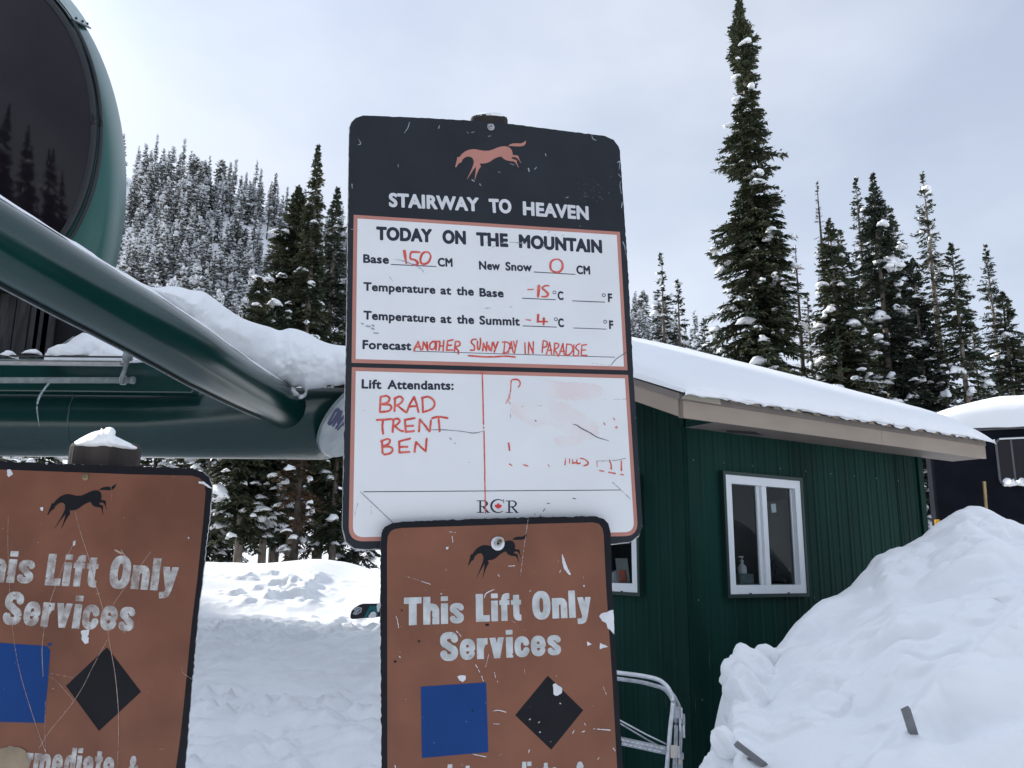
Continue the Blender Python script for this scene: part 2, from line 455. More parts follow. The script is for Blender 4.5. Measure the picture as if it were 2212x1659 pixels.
# ------------------------------------------------------------------ materials
M_snow = mat('snow', (0.92, 0.935, 0.95), 0.55, var=0.03, scale=3, bump=0.35, bscale=22, bdist=0.02)
M_snow_soft = mat('snow_smooth', (0.92, 0.935, 0.95), 0.55, bump=0.25, bscale=14, bdist=0.012)
M_snow_tree = mat('snow_on_trees', (0.90, 0.91, 0.93), 0.6, bump=0.3, bscale=9, bdist=0.03)
M_needle = mat('spruce_needles', (0.036, 0.052, 0.030), 0.75, scale=1.2, col2=(0.085, 0.090, 0.048), detail=3, spec=0.25)
M_needle_b = mat('fir_needles', (0.026, 0.040, 0.030), 0.75, scale=1.2, col2=(0.055, 0.068, 0.045), detail=3, spec=0.25)
M_needle_red = mat('browned_needles', (0.10, 0.045, 0.022), 0.8, scale=1.5, col2=(0.07, 0.055, 0.035), detail=3, spec=0.2)
M_needle_far = mat('frosted_hazed_needles', (0.075, 0.082, 0.070), 0.85, scale=0.5, col2=(0.15, 0.145, 0.125), detail=4, spec=0.2)  # needle tones lightened so the colour carries the haze of distance
M_frost_far = mat('frost_far_hazed', (.66, .68, .70), .8, scale=.6, col2=(.80, .82, .84))  # far snow greyed, with haze put into its colour
M_bark = mat('bark', (0.14, 0.11, 0.09), 0.85, scale=6, col2=(0.30, 0.26, 0.22), bump=0.8, bscale=14, stretch=(1, 1, 0.3), bdist=0.03)
M_bark_dark = mat('dark_bark', (0.035, 0.03, 0.027), 0.85, scale=5, col2=(0.075, 0.065, 0.055), bump=0.6, bscale=12, bdist=0.02)

# ------------------------------------------------------------------ the ground
HB = np.array([-1.4, -0.70, -0.50, -0.385, -0.31, -0.262, -0.215, -0.12, 0.15, 0.21, 0.42, 0.75, 1.5])
HY = np.array([ 150,  230,  345,  390,  425, 470, 520, 640, 705, 775, 900, 930, 960.])
def hill_h(x, y):
    b = x/230.0
    top = (1215-np.interp(b, HB, HY))/1800*230 + 1.6
    s = np.clip((y-58)/172, 0, 1); s = s**1.12
    back = 1-0.25*sstep(235, 500, y)
    h = 1.1 + (top-1.1)*s*back
    h = h + (fbm(x*.03, y*.03, 4, 21)-.5)*9*sstep(62, 120, y)*(1-.7*sstep(200, 232, y)) + (fbm(x*.15, y*.15, 3, 22)-.5)*1.6*sstep(56, 75, y)
    return h
def ground_h(x, y):
    x = np.asarray(x, float); y = np.asarray(y, float)
    h = 0.57*sstep(5, 14, y) + 0.10*sstep(14, 19, y)
    crest = 20.6+1.3*np.sin(x*.35+1)+.6*np.sin(x*.9)
    top = 0.80+0.24*np.exp(-((x+4.5)/.9)**2)+.10*np.sin(x*.7+.3)+(fbm(x*.3, y*.02, 3, 31)-.5)*.28
    h = h + top*sstep(-6.2, 0.0, y-crest)
    h = h - 0.45*sstep(crest+1, crest+9, y) 
    dig = sstep(-.1, 0.6, x)*sstep(3.0, 5.0, y)*(1-sstep(14, 18, y))
    h = h - 1.35*dig*(1-0.2*sstep(3, 9, x))
    h = h*(1-sstep(40, 58, y)) + 1.1*sstep(40, 58, y)
    h = h - 0.5*(1-sstep(-12, -2, y))*0
    # tracks, footprints and lumps
    near = sstep(2.0, 4.5, y)
    rid = np.abs(fbm(x*1.1+y*.25, y*2.1, 4, 41)-.5)*2
    h = h + near*(1-sstep(14.2, 16.0, y))*((fbm(x*2.3, y*2.3, 4, 42, .55)-.5)*(.12+.06*(1-sstep(8, 11, y))) - (1-rid)**6*.05)
    fp = fbm(x*5.5, y*4.2, 3, 44, .6)
    amp = np.clip(fbm(x*.5, y*.7, 2, 45)*2.2-.65, 0.15, 1)
    h = h + near*(1-sstep(14.2, 16.0, y))*(np.clip(fp-.42, 0, .3))*(.34+.26*(1-sstep(8, 11, y)))*amp
    blk = fbm(x*9, y*9, 2, 47)
    lump = sstep(15.4, 16.4, y)*(1-sstep(17.6, 18.8, y))*np.exp(-((x+4.6)/1.3)**2)
    h = h + lump*(np.clip(fbm(x*3, y*3, 3, 46)-.47, 0, 1)*.6)
    h = h + (blk-.5)*.026*near*(1-sstep(14.2, 16.0, y))
    h = h + (fbm(x*.8, y*.8, 3, 48)-.5)*.06*sstep(19, 21, y)
    # an old ski lane running from left to right in the distance
    lane = np.sin((y-15.2+.12*x)*5.5)*.03*sstep(13.2, 14.2, y)*(1-sstep(17, 18, y))
    for y0, a, c in ((7.4, .10, .02), (7.62, .10, .02), (9.1, -.16, .015), (9.3, -.16, .015), (10.9, .05, -.01), (11.1, .05, -.01), (12.6, .20, .01), (12.85, .20, .01), (14.1, -.06, .0), (14.4, -.05, .0)):
        h = h - .030*np.exp(-((y-(y0+a*(x+3)+c*(x+3)**2)+.05*np.sin(x*1.7+y0))/.045)**2)
    return h + lane
def axis(segs):
    out = []
    for a, b, s in segs: out.append(np.arange(a, b, s))
    return np.concatenate(out+[[segs[-1][1]]])
xs = axis([(-420, -60, 24), (-60, -20, 4), (-20, -9, .5), (-9, -.4, .048), (-.4, 12, .35), (12, 40, 4), (40, 420, 24)])
ys = axis([(-260, -20, 20), (-20, 2, 2), (2, 5, .25), (5, 24, .05), (24, 40, .5), (40, 58.01, 2)])
X, Y = np.meshgrid(xs, ys, indexing='ij')
gnd = grid_mesh('snow_ground', np.stack([X, Y, ground_h(X, Y)], -1), M_snow); tag(gnd, kind='structure')
xs = axis([(-700, -300, 20), (-300, 200, 2.5), (200, 800, 20)]); ys = axis([(57.9, 250, 2.5), (250, 900, 25)])
X, Y = np.meshgrid(xs, ys, indexing='ij')
hl = grid_mesh('snowy_hillside', np.stack([X, Y, hill_h(X, Y)-0.02], -1), M_snow_soft); tag(hl, kind='structure')

# ------------------------------------------------------------------ conifers
def blob_template(sub=2):
    bm = bmesh.new(); bmesh.ops.create_icosphere(bm, subdivisions=sub, radius=1)
    v = np.array([tuple(x.co) for x in bm.verts]); f = np.array([[q.index for q in p.verts] for p in bm.faces]); bm.free()
    return v, f
BV, BF = blob_template(2)
BV1, BF1 = blob_template(1)
def blobs_mesh(name, C, S, m, rng, low=False, lump=.38):
    bv, bf = (BV1, BF1) if low else (BV, BF)
    Vs = []; Fs = []
    for k in range(len(C)):
        ph = rng.uniform(0, 50, 3); v = bv.copy()
        n = 1+lump*(np.sin(v[:, 0]*2.6+ph[0])*np.sin(v[:, 1]*2.9+ph[1])+.6*np.sin(v[:, 2]*3.7+v[:, 0]*3+ph[2]))
        v = v*n[:, None]*S[k]; v[:, 2] = np.where(v[:, 2] < 0, v[:, 2]*.6, v[:, 2])-.2*(v[:, 0]**2+v[:, 1]**2)/max(S[k][0], .01)
        a = rng.uniform(0, 6.28); c, s = math.cos(a), math.sin(a)
        v = np.stack([v[:, 0]*c-v[:, 1]*s, v[:, 0]*s+v[:, 1]*c, v[:, 2]], 1)
        Vs.append(v+C[k]); Fs.append(bf+len(bv)*k)
    V = np.concatenate(Vs); F_ = np.concatenate(Fs); n = len(F_)
    me = bpy.data.meshes.new(name); me.vertices.add(len(V)); me.vertices.foreach_set('co', V.astype(np.float32).ravel())
    me.loops.add(n*3); me.loops.foreach_set('vertex_index', F_.astype(np.int32).ravel()); me.polygons.add(n)
    me.polygons.foreach_set('loop_start', np.arange(0, n*3, 3, dtype=np.int32)); me.polygons.foreach_set('loop_total', np.full(n, 3, np.int32))
    me.polygons.foreach_set('use_smooth', [True]*n); me.update(calc_edges=True)
    if m: me.materials.append(m)
    return me
def nrm(a): return a/(np.linalg.norm(a, axis=-1, keepdims=True)+1e-9)
def diamonds(P, D, Ln, Wd, rng, flat=.55, droop=0.0):
    """leaf quads: base P, direction D, length, width"""
    n = len(P); up = np.tile([0, 0, 1.0], (n, 1))+rng.normal(0, flat, (n, 3))
    s = nrm(np.cross(D, up)); Ln = Ln[:, None]; Wd = Wd[:, None]
    mid = P+D*Ln*.45; tip = P+D*Ln; tip[:, 2] -= droop*Ln[:, 0]
    return np.stack([P, mid+s*Wd*.5, tip, mid-s*Wd*.5], 1)
def conifer_parts(H, prof, cb=0.02, nb=300, rng=None, droop=.35, twig=.34, wid=.085, dens=11, snow_n=40, snow_s=(0.12, 0.49), clump=.35, upang=.5, sparse=0.0, frost=0.0, tufts=1.2, fs=1.0):
    """arrays for crown (needle quads), frost (quads), snow blobs, trunk radius"""
    pt = np.array([p[0] for p in prof]); pr = np.array([p[1] for p in prof])
    t = np.sort(rng.uniform(0, 1, nb)**.85)*(1-cb)+cb
    az = rng.uniform(0, 2*np.pi, nb)
    Lb = np.interp(t, pt, pr)
    irr = fbm(az/6.283*5, t*H*.55, 3, int(rng.integers(1000)))
    Lb = Lb*(1-clump+2*clump*irr)*rng.uniform(.72, 1.12, nb)
    keep = rng.uniform(0, 1, nb) > sparse; t, az, Lb = t[keep], az[keep], Lb[keep]
    el = np.interp(t, [0, .35, .8, 1], [-.45, -.25, .10, upang*1.6])+rng.normal(0, .12, len(t))
    D0 = np.stack([np.cos(az)*np.cos(el), np.sin(az)*np.cos(el), np.sin(el)], 1)
    side = np.stack([-np.sin(az), np.cos(az), 0*az], 1)
    cnt = np.maximum(3, (Lb*dens).astype(int)); bi = np.repeat(np.arange(len(t)), cnt)
    s = np.concatenate([(np.arange(c)+rng.uniform(.2, .8, c))/c for c in cnt])
    s = .06+.94*s
    Z0 = t*H; pos = lambda bi, s: np.stack([0*s, 0*s, Z0[bi]], 1)+D0[bi]*(s*Lb[bi])[:, None]+np.array([0, 0, 1.0])*(-droop*Lb[bi]*s**2+droop*.45*Lb[bi]*s**3.2)[:, None]
    Pq = pos(bi, s); Q = []
    for sg in (-1, 1, 0):
        ang = rng.uniform(.6, 1.1, len(bi)) if sg else rng.uniform(-.25, .25, len(bi))
        D = D0[bi]*np.cos(ang)[:, None]+side[bi]*(sg*np.sin(ang))[:, None]+rng.normal(0, .16, (len(bi), 3)); D[:, 2] -= .12
        D = nrm(D); ln = (np.minimum(twig, .5*Lb[bi]*(1.15-s)+.08))*rng.uniform(.7, 1.3, len(bi))
        Q.append(diamonds(Pq, D, ln, wid*rng.uniform(.7, 1.3, len(bi)), rng, droop=.12))
    nt_ = int(len(bi)*tufts)
    if nt_:
        k = rng.integers(0, len(bi), nt_); P2 = Pq[k]+rng.normal(0, .09, (nt_, 3))*np.minimum(1, Lb[bi[k]])[:, None]
        D = nrm(rng.normal(0, 1, (nt_, 3))+D0[bi[k]]*.8); Q.append(diamonds(P2, D, rng.uniform(.08, .2, nt_)*twig/.34, rng.uniform(.03, .07, nt_)*wid/.085, rng, flat=1))
    Q = np.concatenate(Q)
    FQ = None
    if frost:
        k = rng.uniform(0, 1, len(bi)) < frost; Pf = Pq[k]+np.array([0, 0, .03+.05*twig]); bk = bi[k]
        D = nrm(D0[bk]+rng.normal(0, .5, (len(bk), 3))*np.array([1, 1, .25])); FQ = diamonds(Pf-D*twig*.3*fs, D, fs*twig*rng.uniform(.6, 1.3, len(bk)), fs*twig*rng.uniform(.4, .85, len(bk)), rng, flat=.25)
    sb = rng.choice(len(t), min(snow_n, len(t)), replace=True, p=(lambda w: w/w.sum())((Lb+.1)*(1.15-t)**1.1)); ss = rng.uniform(.6, 1.02, len(sb))
    C = pos(sb, ss)+np.array([0, 0, .03]); S = (snow_s[0]*.8+(snow_s[1]*.68-snow_s[0]*.8)*rng.uniform(0, 1, len(sb))**2.9); S = np.stack([S*rng.uniform(.8, 1.8, len(sb)), S*rng.uniform(.5, 1.0, len(sb)), S*rng.uniform(.4, .8, len(sb))], 1)
    # bare twigs (branch axes) as thin quads
    a = pos(np.arange(len(t)), np.full(len(t), .02)); b = pos(np.arange(len(t)), np.full(len(t), .75)); d = nrm(b-a); w = np.clip(.012+.012*Lb, .01, .05)[:, None]
    s1 = nrm(np.cross(d, [0, 0, 1.0])); BQ = np.stack([a-s1*w, a+s1*w, b+s1*w*.3, b-s1*w*.3], 1)
    return Q, FQ, C, S, BQ
def trunk_mesh(name, H, r0, m, rng, seg=9, extra=None):
    z = np.linspace(-.8, 1, 14)*1.0; z = np.concatenate([[-.06], np.linspace(0, 1, 13)])*H
    wob = np.stack([np.cumsum(rng.normal(0, .012, len(z)))*r0*3, np.cumsum(rng.normal(0, .012, len(z)))*r0*3, z], 1)
    rad = r0*(1-np.clip(z/H, 0, 1))**.85+.012
    V, Fc = tube_pts(wob, rad, seg); V = list(V)
    if extra is not None:
        for q in extra:
            o = len(V); V.extend(list(q)); Fc.append((o, o+1, o+2, o+3))
    me = bpy.data.meshes.new(name); me.from_pydata([tuple(v) for v in V], [], Fc); me.materials.append(m)
    me.polygons.foreach_set('use_smooth', [True]*len(me.polygons)); return me
def tree_top(px, py, Y, base_shift=0.0):
    p = at(px, py, Y); x, y = p[0]+base_shift, p[1]
    g = float(ground_h(x, y)) if y < 58 else float(hill_h(x, y))
    return x, y, g, p[2]-g, p[0]-x
def conifer(px, py, Y, prof_px, label, group, name='spruce_tree', seed=0, cat='tree', m=None, bark=None, **kw):
    """prof_px: list of (image y, half width px) measured in the photo"""
    rng = np.random.default_rng(seed+100)
    shift = kw.pop('shift', 0.0)
    x, y, g, H, lean = tree_top(px, py, Y, shift)
    zz = [(at(px, q, Y)[2]-g)/H for q, _ in prof_px]; ww = [w/FPX*Y*1.08 for _, w in prof_px]
    prof = sorted(zip(zz, ww)); prof.append((1.0, .05)) if prof[-1][0] < .995 else None
    prof = [(0, prof[0][1]*kw.pop('basew', 1.0))]+prof
    kw['nb'] = int(kw['nb']*1.08); kw['snow_n'] = int(kw['snow_n']*(1.3 if group == GL_ else 2.2)); kw.setdefault('frost', .07); kw.setdefault('fs', .42)
    Q, FQ, C, S, BQ = conifer_parts(H, prof, rng=rng, **kw)
    t = thing(name, label, cat, (x, y, g), group)
    me = trunk_mesh('trunk', H, .010*H+.04, bark or M_bark, rng, extra=BQ)
    o = link('trunk', me, None, t)
    for arr in (Q, FQ):
        if arr is not None and lean: arr[:, :, 0] += lean*arr[:, :, 2]/H
    if lean:
        for v in me.vertices: v.co.x += lean*v.co.z/H
        C[:, 0] += lean*C[:, 2]/H
    link('crown', quads_mesh('crown', Q, [m or M_needle]), None, t)
    if FQ is not None and len(FQ): link('frost', quads_mesh('frost', FQ, [M_snow_tree]), None, t)
    if len(C): link('snow_clumps', blobs_mesh('snow_clumps', C, S, M_snow_tree, rng), None, t)
    return t

GL_ = 'dark conifers beyond the snow bank'
GR = 'conifers behind the green cabin'
# the tall one
conifer(1597, -6, 34, [(20, 13), (60, 21), (110, 32), (160, 28), (200, 25), (250, 42), (290, 57), (330, 58), (380, 42), (420, 45), (460, 64), (510, 72), (560, 68), (620, 79), (680, 78), (740, 95), (800, 101), (850, 104), (1000, 112)],
        'tallest spruce of all, its dark spire reaching the top edge of the picture', GR, seed=1, nb=1060, dens=13, twig=.40, wid=.10, snow_n=190, snow_s=(0.11, 0.46), clump=.75, shift=.1, upang=.7, droop=.3)
conifer(1427, 548, 40, [(580, 9), (650, 18), (720, 24), (800, 27)], 'narrow dark spire just right of the information board, the left one of a pair', GR, seed=2, nb=230, dens=9, snow_n=70, snow_s=(0.11, 0.35), m=M_needle_b)
conifer(1463, 603, 40, [(640, 10), (700, 20), (760, 26), (820, 30)], 'short narrow spire of a pair, the one nearer the tallest spruce', GR, seed=3, nb=220, dens=8, snow_n=50, snow_s=(0.11, 0.35), m=M_needle_b)
conifer(1716, 530, 38, [(560, 9), (600, 16), (680, 22), (780, 26)], 'thin dying conifer with a rust brown top right of the tallest spruce', GR, 'dying_spruce_tree', seed=4, nb=190, dens=6, tufts=.4, twig=.25, wid=.035, snow_n=14, m=M_needle_red, bark=M_bark_dark, sparse=.15)
conifer(1742, 632, 41, [(660, 8), (720, 17), (800, 22)], 'small dark spire squeezed behind the rust topped conifer', GR, seed=5, nb=170, dens=8, snow_n=20, snow_s=(0.09, 0.26), m=M_needle_b)
conifer(1764, 393, 42, [(430, 6), (520, 13), (560, 14), (640, 14), (800, 16)], 'bare dead spire with short stubby twigs standing left of the snow laden spruces', GR, 'dead_spruce_tree', seed=6, nb=190, dens=5, tufts=.2, twig=.18, wid=.03, snow_n=4, m=M_bark_dark, bark=M_bark_dark, sparse=.1)
conifer(1790, 474, 36, [(500, 14), (540, 24), (600, 36), (680, 44), (760, 60), (850, 66)], 'bushy spruce with the thickest snow clumps, in front of the bare dead spire', GR, seed=7, nb=520, dens=12, snow_n=75, snow_s=(0.18, 0.63), twig=.38)
conifer(1814, 500, 36.5, [(540, 12), (600, 34), (680, 46), (760, 58), (850, 70)], 'snow laden spruce whose tip shows just right of its bushy neighbour', GR, seed=8, nb=420, dens=11, snow_n=60, snow_s=(0.18, 0.60), twig=.38)
conifer(1848, 386, 41, [(410, 9), (460, 18), (520, 22), (600, 20), (700, 22), (800, 24)], 'slim sparse fir with a short dense top left of the pointed twin tops', GR, 'fir_tree', seed=9, nb=300, dens=7, snow_n=18, snow_s=(0.11, 0.32), m=M_needle_b, sparse=.1)
conifer(1885, 376, 37, [(400, 8), (450, 24), (500, 38), (600, 46), (700, 58), (800, 70), (880, 76)], 'full dark fir with a needle thin leader, highest of the group over the window', GR, 'fir_tree', seed=10, nb=640, dens=12, snow_n=75, snow_s=(0.15, 0.60), m=M_needle_b)
conifer(1924, 452, 38.5, [(480, 10), (520, 22), (580, 36), (680, 48), (800, 58), (880, 64)], 'dark fir leaning against the right side of the highest fir over the window', GR, 'fir_tree', seed=11, nb=480, dens=11, snow_n=60, snow_s=(0.15, 0.56), m=M_needle_b)
conifer(1992, 372, 39, [(400, 9), (450, 20), (520, 28), (560, 34), (620, 26), (700, 34), (800, 44)], 'ragged fir with a brownish middle and a gap under its pointed top', GR, 'fir_tree', seed=12, nb=380, dens=7, tufts=.7, snow_n=36, snow_s=(0.12, 0.46), m=M_needle, sparse=.18)
conifer(1972, 560, 37.5, [(600, 22), (680, 40), (760, 52), (870, 60)], 'low full fir filling the space below the ragged brownish one', GR, 'fir_tree', seed=21, nb=380, dens=11, snow_n=50, snow_s=(0.15, 0.60), m=M_needle_b)
conifer(2054, 528, 36, [(560, 20), (600, 34), (660, 40), (720, 48), (800, 60), (870, 66)], 'loose branched spruce with a forked looking top and gaps showing the sky', GR, seed=13, nb=300, dens=11, snow_n=36, snow_s=(0.18, 0.60), clump=.5, sparse=.1)
conifer(2128, 530, 42, [(560, 9), (620, 20), (700, 24), (800, 34)], 'slim straight spire near the right edge with an olive neighbour', GR, 'fir_tree', seed=14, nb=280, dens=8, snow_n=12, snow_s=(0.12, 0.35), m=M_needle_b)
conifer(2164, 632, 37, [(660, 16), (720, 32), (780, 42), (860, 50)], 'olive green broad spruce at the right edge above the black vehicle', GR, seed=15, nb=360, dens=12, snow_n=16, snow_s=(0.12, 0.39), m=M_needle)
conifer(2206, 735, 40, [(760, 9), (800, 18), (860, 24)], 'small spire cut by the right edge of the picture', GR, seed=16, nb=150, dens=8, snow_n=10, snow_s=(0.09, 0.35), m=M_needle_b)
conifer(1520, 690, 44, [(720, 14), (780, 30), (860, 34)], 'low spruce at the left foot of the tallest spruce', GR, seed=17, nb=200, dens=9, snow_n=36, snow_s=(0.12, 0.42), m=M_needle_b)
conifer(1660, 700, 43, [(740, 16), (800, 34), (880, 40)], 'low spruce at the right foot of the tallest spruce', GR, seed=18, nb=240, dens=9, snow_n=36, snow_s=(0.12, 0.39), m=M_needle_b)
conifer(2098, 690, 43, [(730, 16), (790, 30), (880, 40)], 'low dark spruce between the forked one and the slim spire', GR, seed=19, nb=240, dens=9, snow_n=26, snow_s=(0.12, 0.42), m=M_needle_b)
GL = 'dark conifers beyond the snow bank'
conifer(688, 316, 33, [(340, 8), (400, 17), (450, 22), (520, 26), (600, 32), (700, 46), (850, 54), (1060, 58), (1120, 40)], 'tall slim spruce with a pointed top left of the information board', GL, seed=31, nb=640, dens=10, cb=.09, snow_n=60, snow_s=(0.11, 0.35), shift=-.1)
conifer(645, 404, 34, [(440, 22), (500, 34), (560, 46), (620, 58), (700, 70), (900, 78), (1080, 76), (1130, 60)], 'broad dark spruce with an untidy top left of the tall slim one', GL, seed=32, nb=720, dens=12, cb=.08, snow_n=95, snow_s=(0.12, 0.46), clump=.5)
conifer(730, 405, 36, [(430, 9), (480, 20), (540, 30), (620, 38), (720, 44), (900, 50), (1100, 56)], 'dark spruce half hidden by the left edge of the information board', GL, seed=33, nb=480, dens=10, cb=.06, snow_n=60, snow_s=(0.12, 0.42), m=M_needle_b)
conifer(560, 600, 31, [(640, 24), (720, 48), (820, 62), (950, 84), (1080, 84), (1120, 50)], 'spruce with a bare pale lower trunk, seen under the green beam', GL, seed=34, nb=520, dens=12, cb=.13, snow_n=70, snow_s=(0.15, 0.60), droop=.45)
conifer(606, 640, 32, [(700, 30), (800, 50), (950, 66), (1080, 70), (1125, 40)], 'spruce with a grey lower trunk beside the pale trunked one', GL, seed=35, nb=440, dens=11, cb=.12, snow_n=46, snow_s=(0.15, 0.53), droop=.45, m=M_needle_b)
conifer(472, 800, 34, [(860, 14), (940, 24), (1020, 34), (1120, 44), (1180, 46)], 'thin spruce with drooping snow covered boughs next to the left brown sign', GL, seed=36, nb=300, dens=9, cb=.03, snow_n=60, snow_s=(0.15, 0.49), frost=.12)
conifer(744, 700, 34, [(780, 30), (900, 46), (1000, 54), (1100, 52), (1140, 36)], 'spruce with a pale trunk at the foot of the information board', GL, seed=37, nb=380, dens=10, cb=.10, snow_n=50, snow_s=(0.15, 0.49), droop=.45)
conifer(664, 760, 30, [(850, 24), (960, 40), (1060, 46), (1150, 40)], 'half dead spruce with rusty twigs low in the dark grove', GL, 'dying_spruce_tree', seed=38, nb=240, dens=8, twig=.3, wid=.05, snow_n=20, snow_s=(0.12, 0.35), m=M_needle_red, bark=M_bark_dark, sparse=.2)
conifer(792, 720, 35, [(800, 30), (900, 46), (1050, 60), (1150, 60)], 'dark spruce seen through the gap under the information board', GL, seed=39, nb=360, dens=10, cb=.03, snow_n=50, snow_s=(0.15, 0.46), m=M_needle_b)
conifer(520, 840, 38, [(900, 24), (1000, 34), (1100, 40), (1180, 42)], 'short spruce filling the gap right of the thin drooping one', GL, seed=40, nb=260, dens=9, snow_n=50, snow_s=(0.15, 0.46), frost=.15, m=M_needle_b)
for k, (px_, py_, Y_, w_, lb) in enumerate([(30, 840, 36, 60, 'snowy spruce showing below the beam at the left picture edge'), (110, 860, 34, 50, 'spruce showing below the beam left of the wide wooden post'),
        (350, 850, 36, 54, 'spruce showing below the beam right of the wide wooden post'), (410, 880, 38, 44, 'small spruce showing below the beam above the sign corner')]):
    conifer(px_, py_, Y_, [(900, w_*.45), (1000, w_*.8), (1150, w_)], lb, GL, seed=50+k, nb=260, dens=10, snow_n=70, snow_s=(0.15, 0.53), frost=.1)

# the forest on the hillside: eight kinds built once, then copied tree by tree
def far_proto(seed, H=11.0, Rb=1.35, nb=150, frost=.55, thin=False, m=None, roundtop=False):
    rng = np.random.default_rng(seed)
    prof = [(0, Rb), (.12, Rb*1.05), (.5, Rb*.72), (.8, Rb*.38), (.93, Rb*.17), (1, .04)]
    if roundtop: prof = [(0, Rb*.5), (.25, Rb), (.6, Rb*1.1), (.85, Rb*.8), (1, .25)]
    Q, FQ, C, S, BQ = conifer_parts(H, prof, cb=.03 if not thin else .2, nb=nb, rng=rng, droop=.35, twig=.62, wid=.26 if not thin else .06, dens=4.2, snow_n=46 if not thin else 4, snow_s=(0.24, 0.73), clump=.45, frost=frost, tufts=.3)
    me = trunk_mesh('t', H, .13, M_bark_dark, rng, seg=5, extra=BQ)
    V = [np.array([v.co[:] for v in me.vertices])]; Fc = [tuple(p.vertices) for p in me.polygons]; mi = [1]*len(Fc); off = len(V[0])
    for arr, k in ((Q, 0), (FQ, 2)):
        if arr is None or not len(arr): continue
        V.append(arr.reshape(-1, 3)); n = len(arr); Fc += [tuple(range(off+4*i, off+4*i+4)) for i in range(n)]; mi += [k]*n; off += 4*n
    if len(C):
        bm_ = blobs_mesh('b', C, S, None, rng, low=True); vv = np.array([v.co[:] for v in bm_.vertices]); V.append(vv)
        Fc += [tuple(i+off for i in p.vertices) for p in bm_.polygons]; mi += [2]*len(bm_.polygons); bpy.data.meshes.remove(bm_)
    V = np.concatenate(V); bpy.data.meshes.remove(me)
    me = bpy.data.meshes.new('hillside_conifer'); me.from_pydata([tuple(v) for v in V.tolist()], [], Fc)
    for mm in (m or M_needle_far, M_bark_dark, M_frost_far): me.materials.append(mm)
    me.polygons.foreach_set('material_index', mi); return me
kinds = [(far_proto(201, frost=.75), 'slender frosted conifer', 'hillside_conifer'),
         (far_proto(202, frost=.9, Rb=1.6), 'broad conifer plastered with snow', 'hillside_conifer'),
         (far_proto(203, frost=.55, H=12.5, Rb=1.15), 'narrow dark flecked conifer', 'hillside_conifer'),
         (far_proto(204, frost=.8, H=9, Rb=1.3), 'short frosted conifer', 'hillside_conifer'),
         (far_proto(205, frost=.9, H=12, Rb=1.5, nb=180), 'tall snow flecked conifer', 'hillside_conifer'),
         (far_proto(206, frost=.9, H=10, Rb=1.6, roundtop=True), 'round topped pine', 'hillside_pine'),
         (far_proto(207, frost=.18, H=11, Rb=1.1, nb=110, thin=True), 'bare dead snag with thin twigs', 'dead_snag'),
         (far_proto(208, frost=.8, H=13, Rb=.9, nb=130), 'needle thin conifer spire', 'hillside_conifer')]
rng = np.random.default_rng(77); spots = []
ridge = [(272, 292, 0), (300, 316, 6), (318, 300, 0), (342, 292, 7), (328, 330, 1), (372, 318, 4), (400, 304, 7), (425, 322, 5), (398, 360, 0), (455, 362, 6), (486, 350, 5), (498, 352, 4), (520, 395, 3), (533, 378, 0), (567, 366, 7), (560, 392, 6), (585, 392, 6), (603, 400, 6), (620, 432, 0), (480, 380, 4), (440, 350, 5), (545, 400, 1), (622, 405, 7), (640, 440, 6), (662, 450, 0), (712, 470, 4), (745, 500, 0), (1377, 640, 6), (1388, 655, 0), (1398, 690, 6), (1372, 700, 1), (1408, 700, 0)]
proto_used = set()
def put_far(k, x, y, s, rz=None):
    me, lb, nm = kinds[k]
    o = bpy.data.objects.new(nm, me); COL.objects.link(o)
    o.location = (x, y, float(hill_h(x, y))-.1); o.scale = (s*rng.uniform(.88, 1.12), s*rng.uniform(.88, 1.12), s); o.rotation_euler = (rng.normal(0, .02), rng.normal(0, .02), rng.uniform(0, 6.28))
    v_ = np.array([x, y, o.location.z+5*s])-CAM; pxx = W0/2+FPX*(v_@_RT)/(v_@_F)
    ht = 'on the lowest slope' if y < 125 else 'halfway up the slope' if y < 178 else 'high on the slope'
    cl = 'right of the information board' if pxx > 1000 else 'close beside the green housing' if pxx < 345 else 'left of the slope middle' if pxx < 450 else 'near the slope middle' if pxx < 545 else 'right of the slope middle' if pxx < 640 else 'behind the dark foreground spruces'
    tag(o, lb+' '+ht+', '+cl, 'tree', 'forest on the hillside')
HT = [11, 11, 12.5, 9, 12, 10, 11, 13]
for px_, py_, k in ridge:
    Yd = rng.uniform(205, 228); p = at(px_, py_, Yd); g = float(hill_h(p[0], Yd)); s = (p[2]-g)/HT[k]
    if s < .4: Yd -= 12; p = at(px_, py_, Yd); g = float(hill_h(p[0], Yd)); s = (p[2]-g)/HT[k]
    put_far(k, p[0], Yd, float(np.clip(s, .55, 1.7)))
n = 0; tries = 0
while n < 262 and tries < 6000:
    tries += 1
    Yd = 84+142*rng.uniform()**.95; b = rng.uniform(-.49, -.17) if n < 235 else rng.uniform(.13, .23); x = b*Yd
    if fbm(x*.07, Yd*.05, 3, 91) > .60 and rng.uniform() < .93: continue
    if any((x-a)**2+(Yd-c)**2 < 2.3**2 for a, c in spots): continue
    spots.append((x, Yd)); k = int(rng.choice(8, p=[.24, .2, .12, .14, .14, .04, .05, .07])); put_far(k, x, Yd, rng.uniform(.9, 1.4)); n += 1

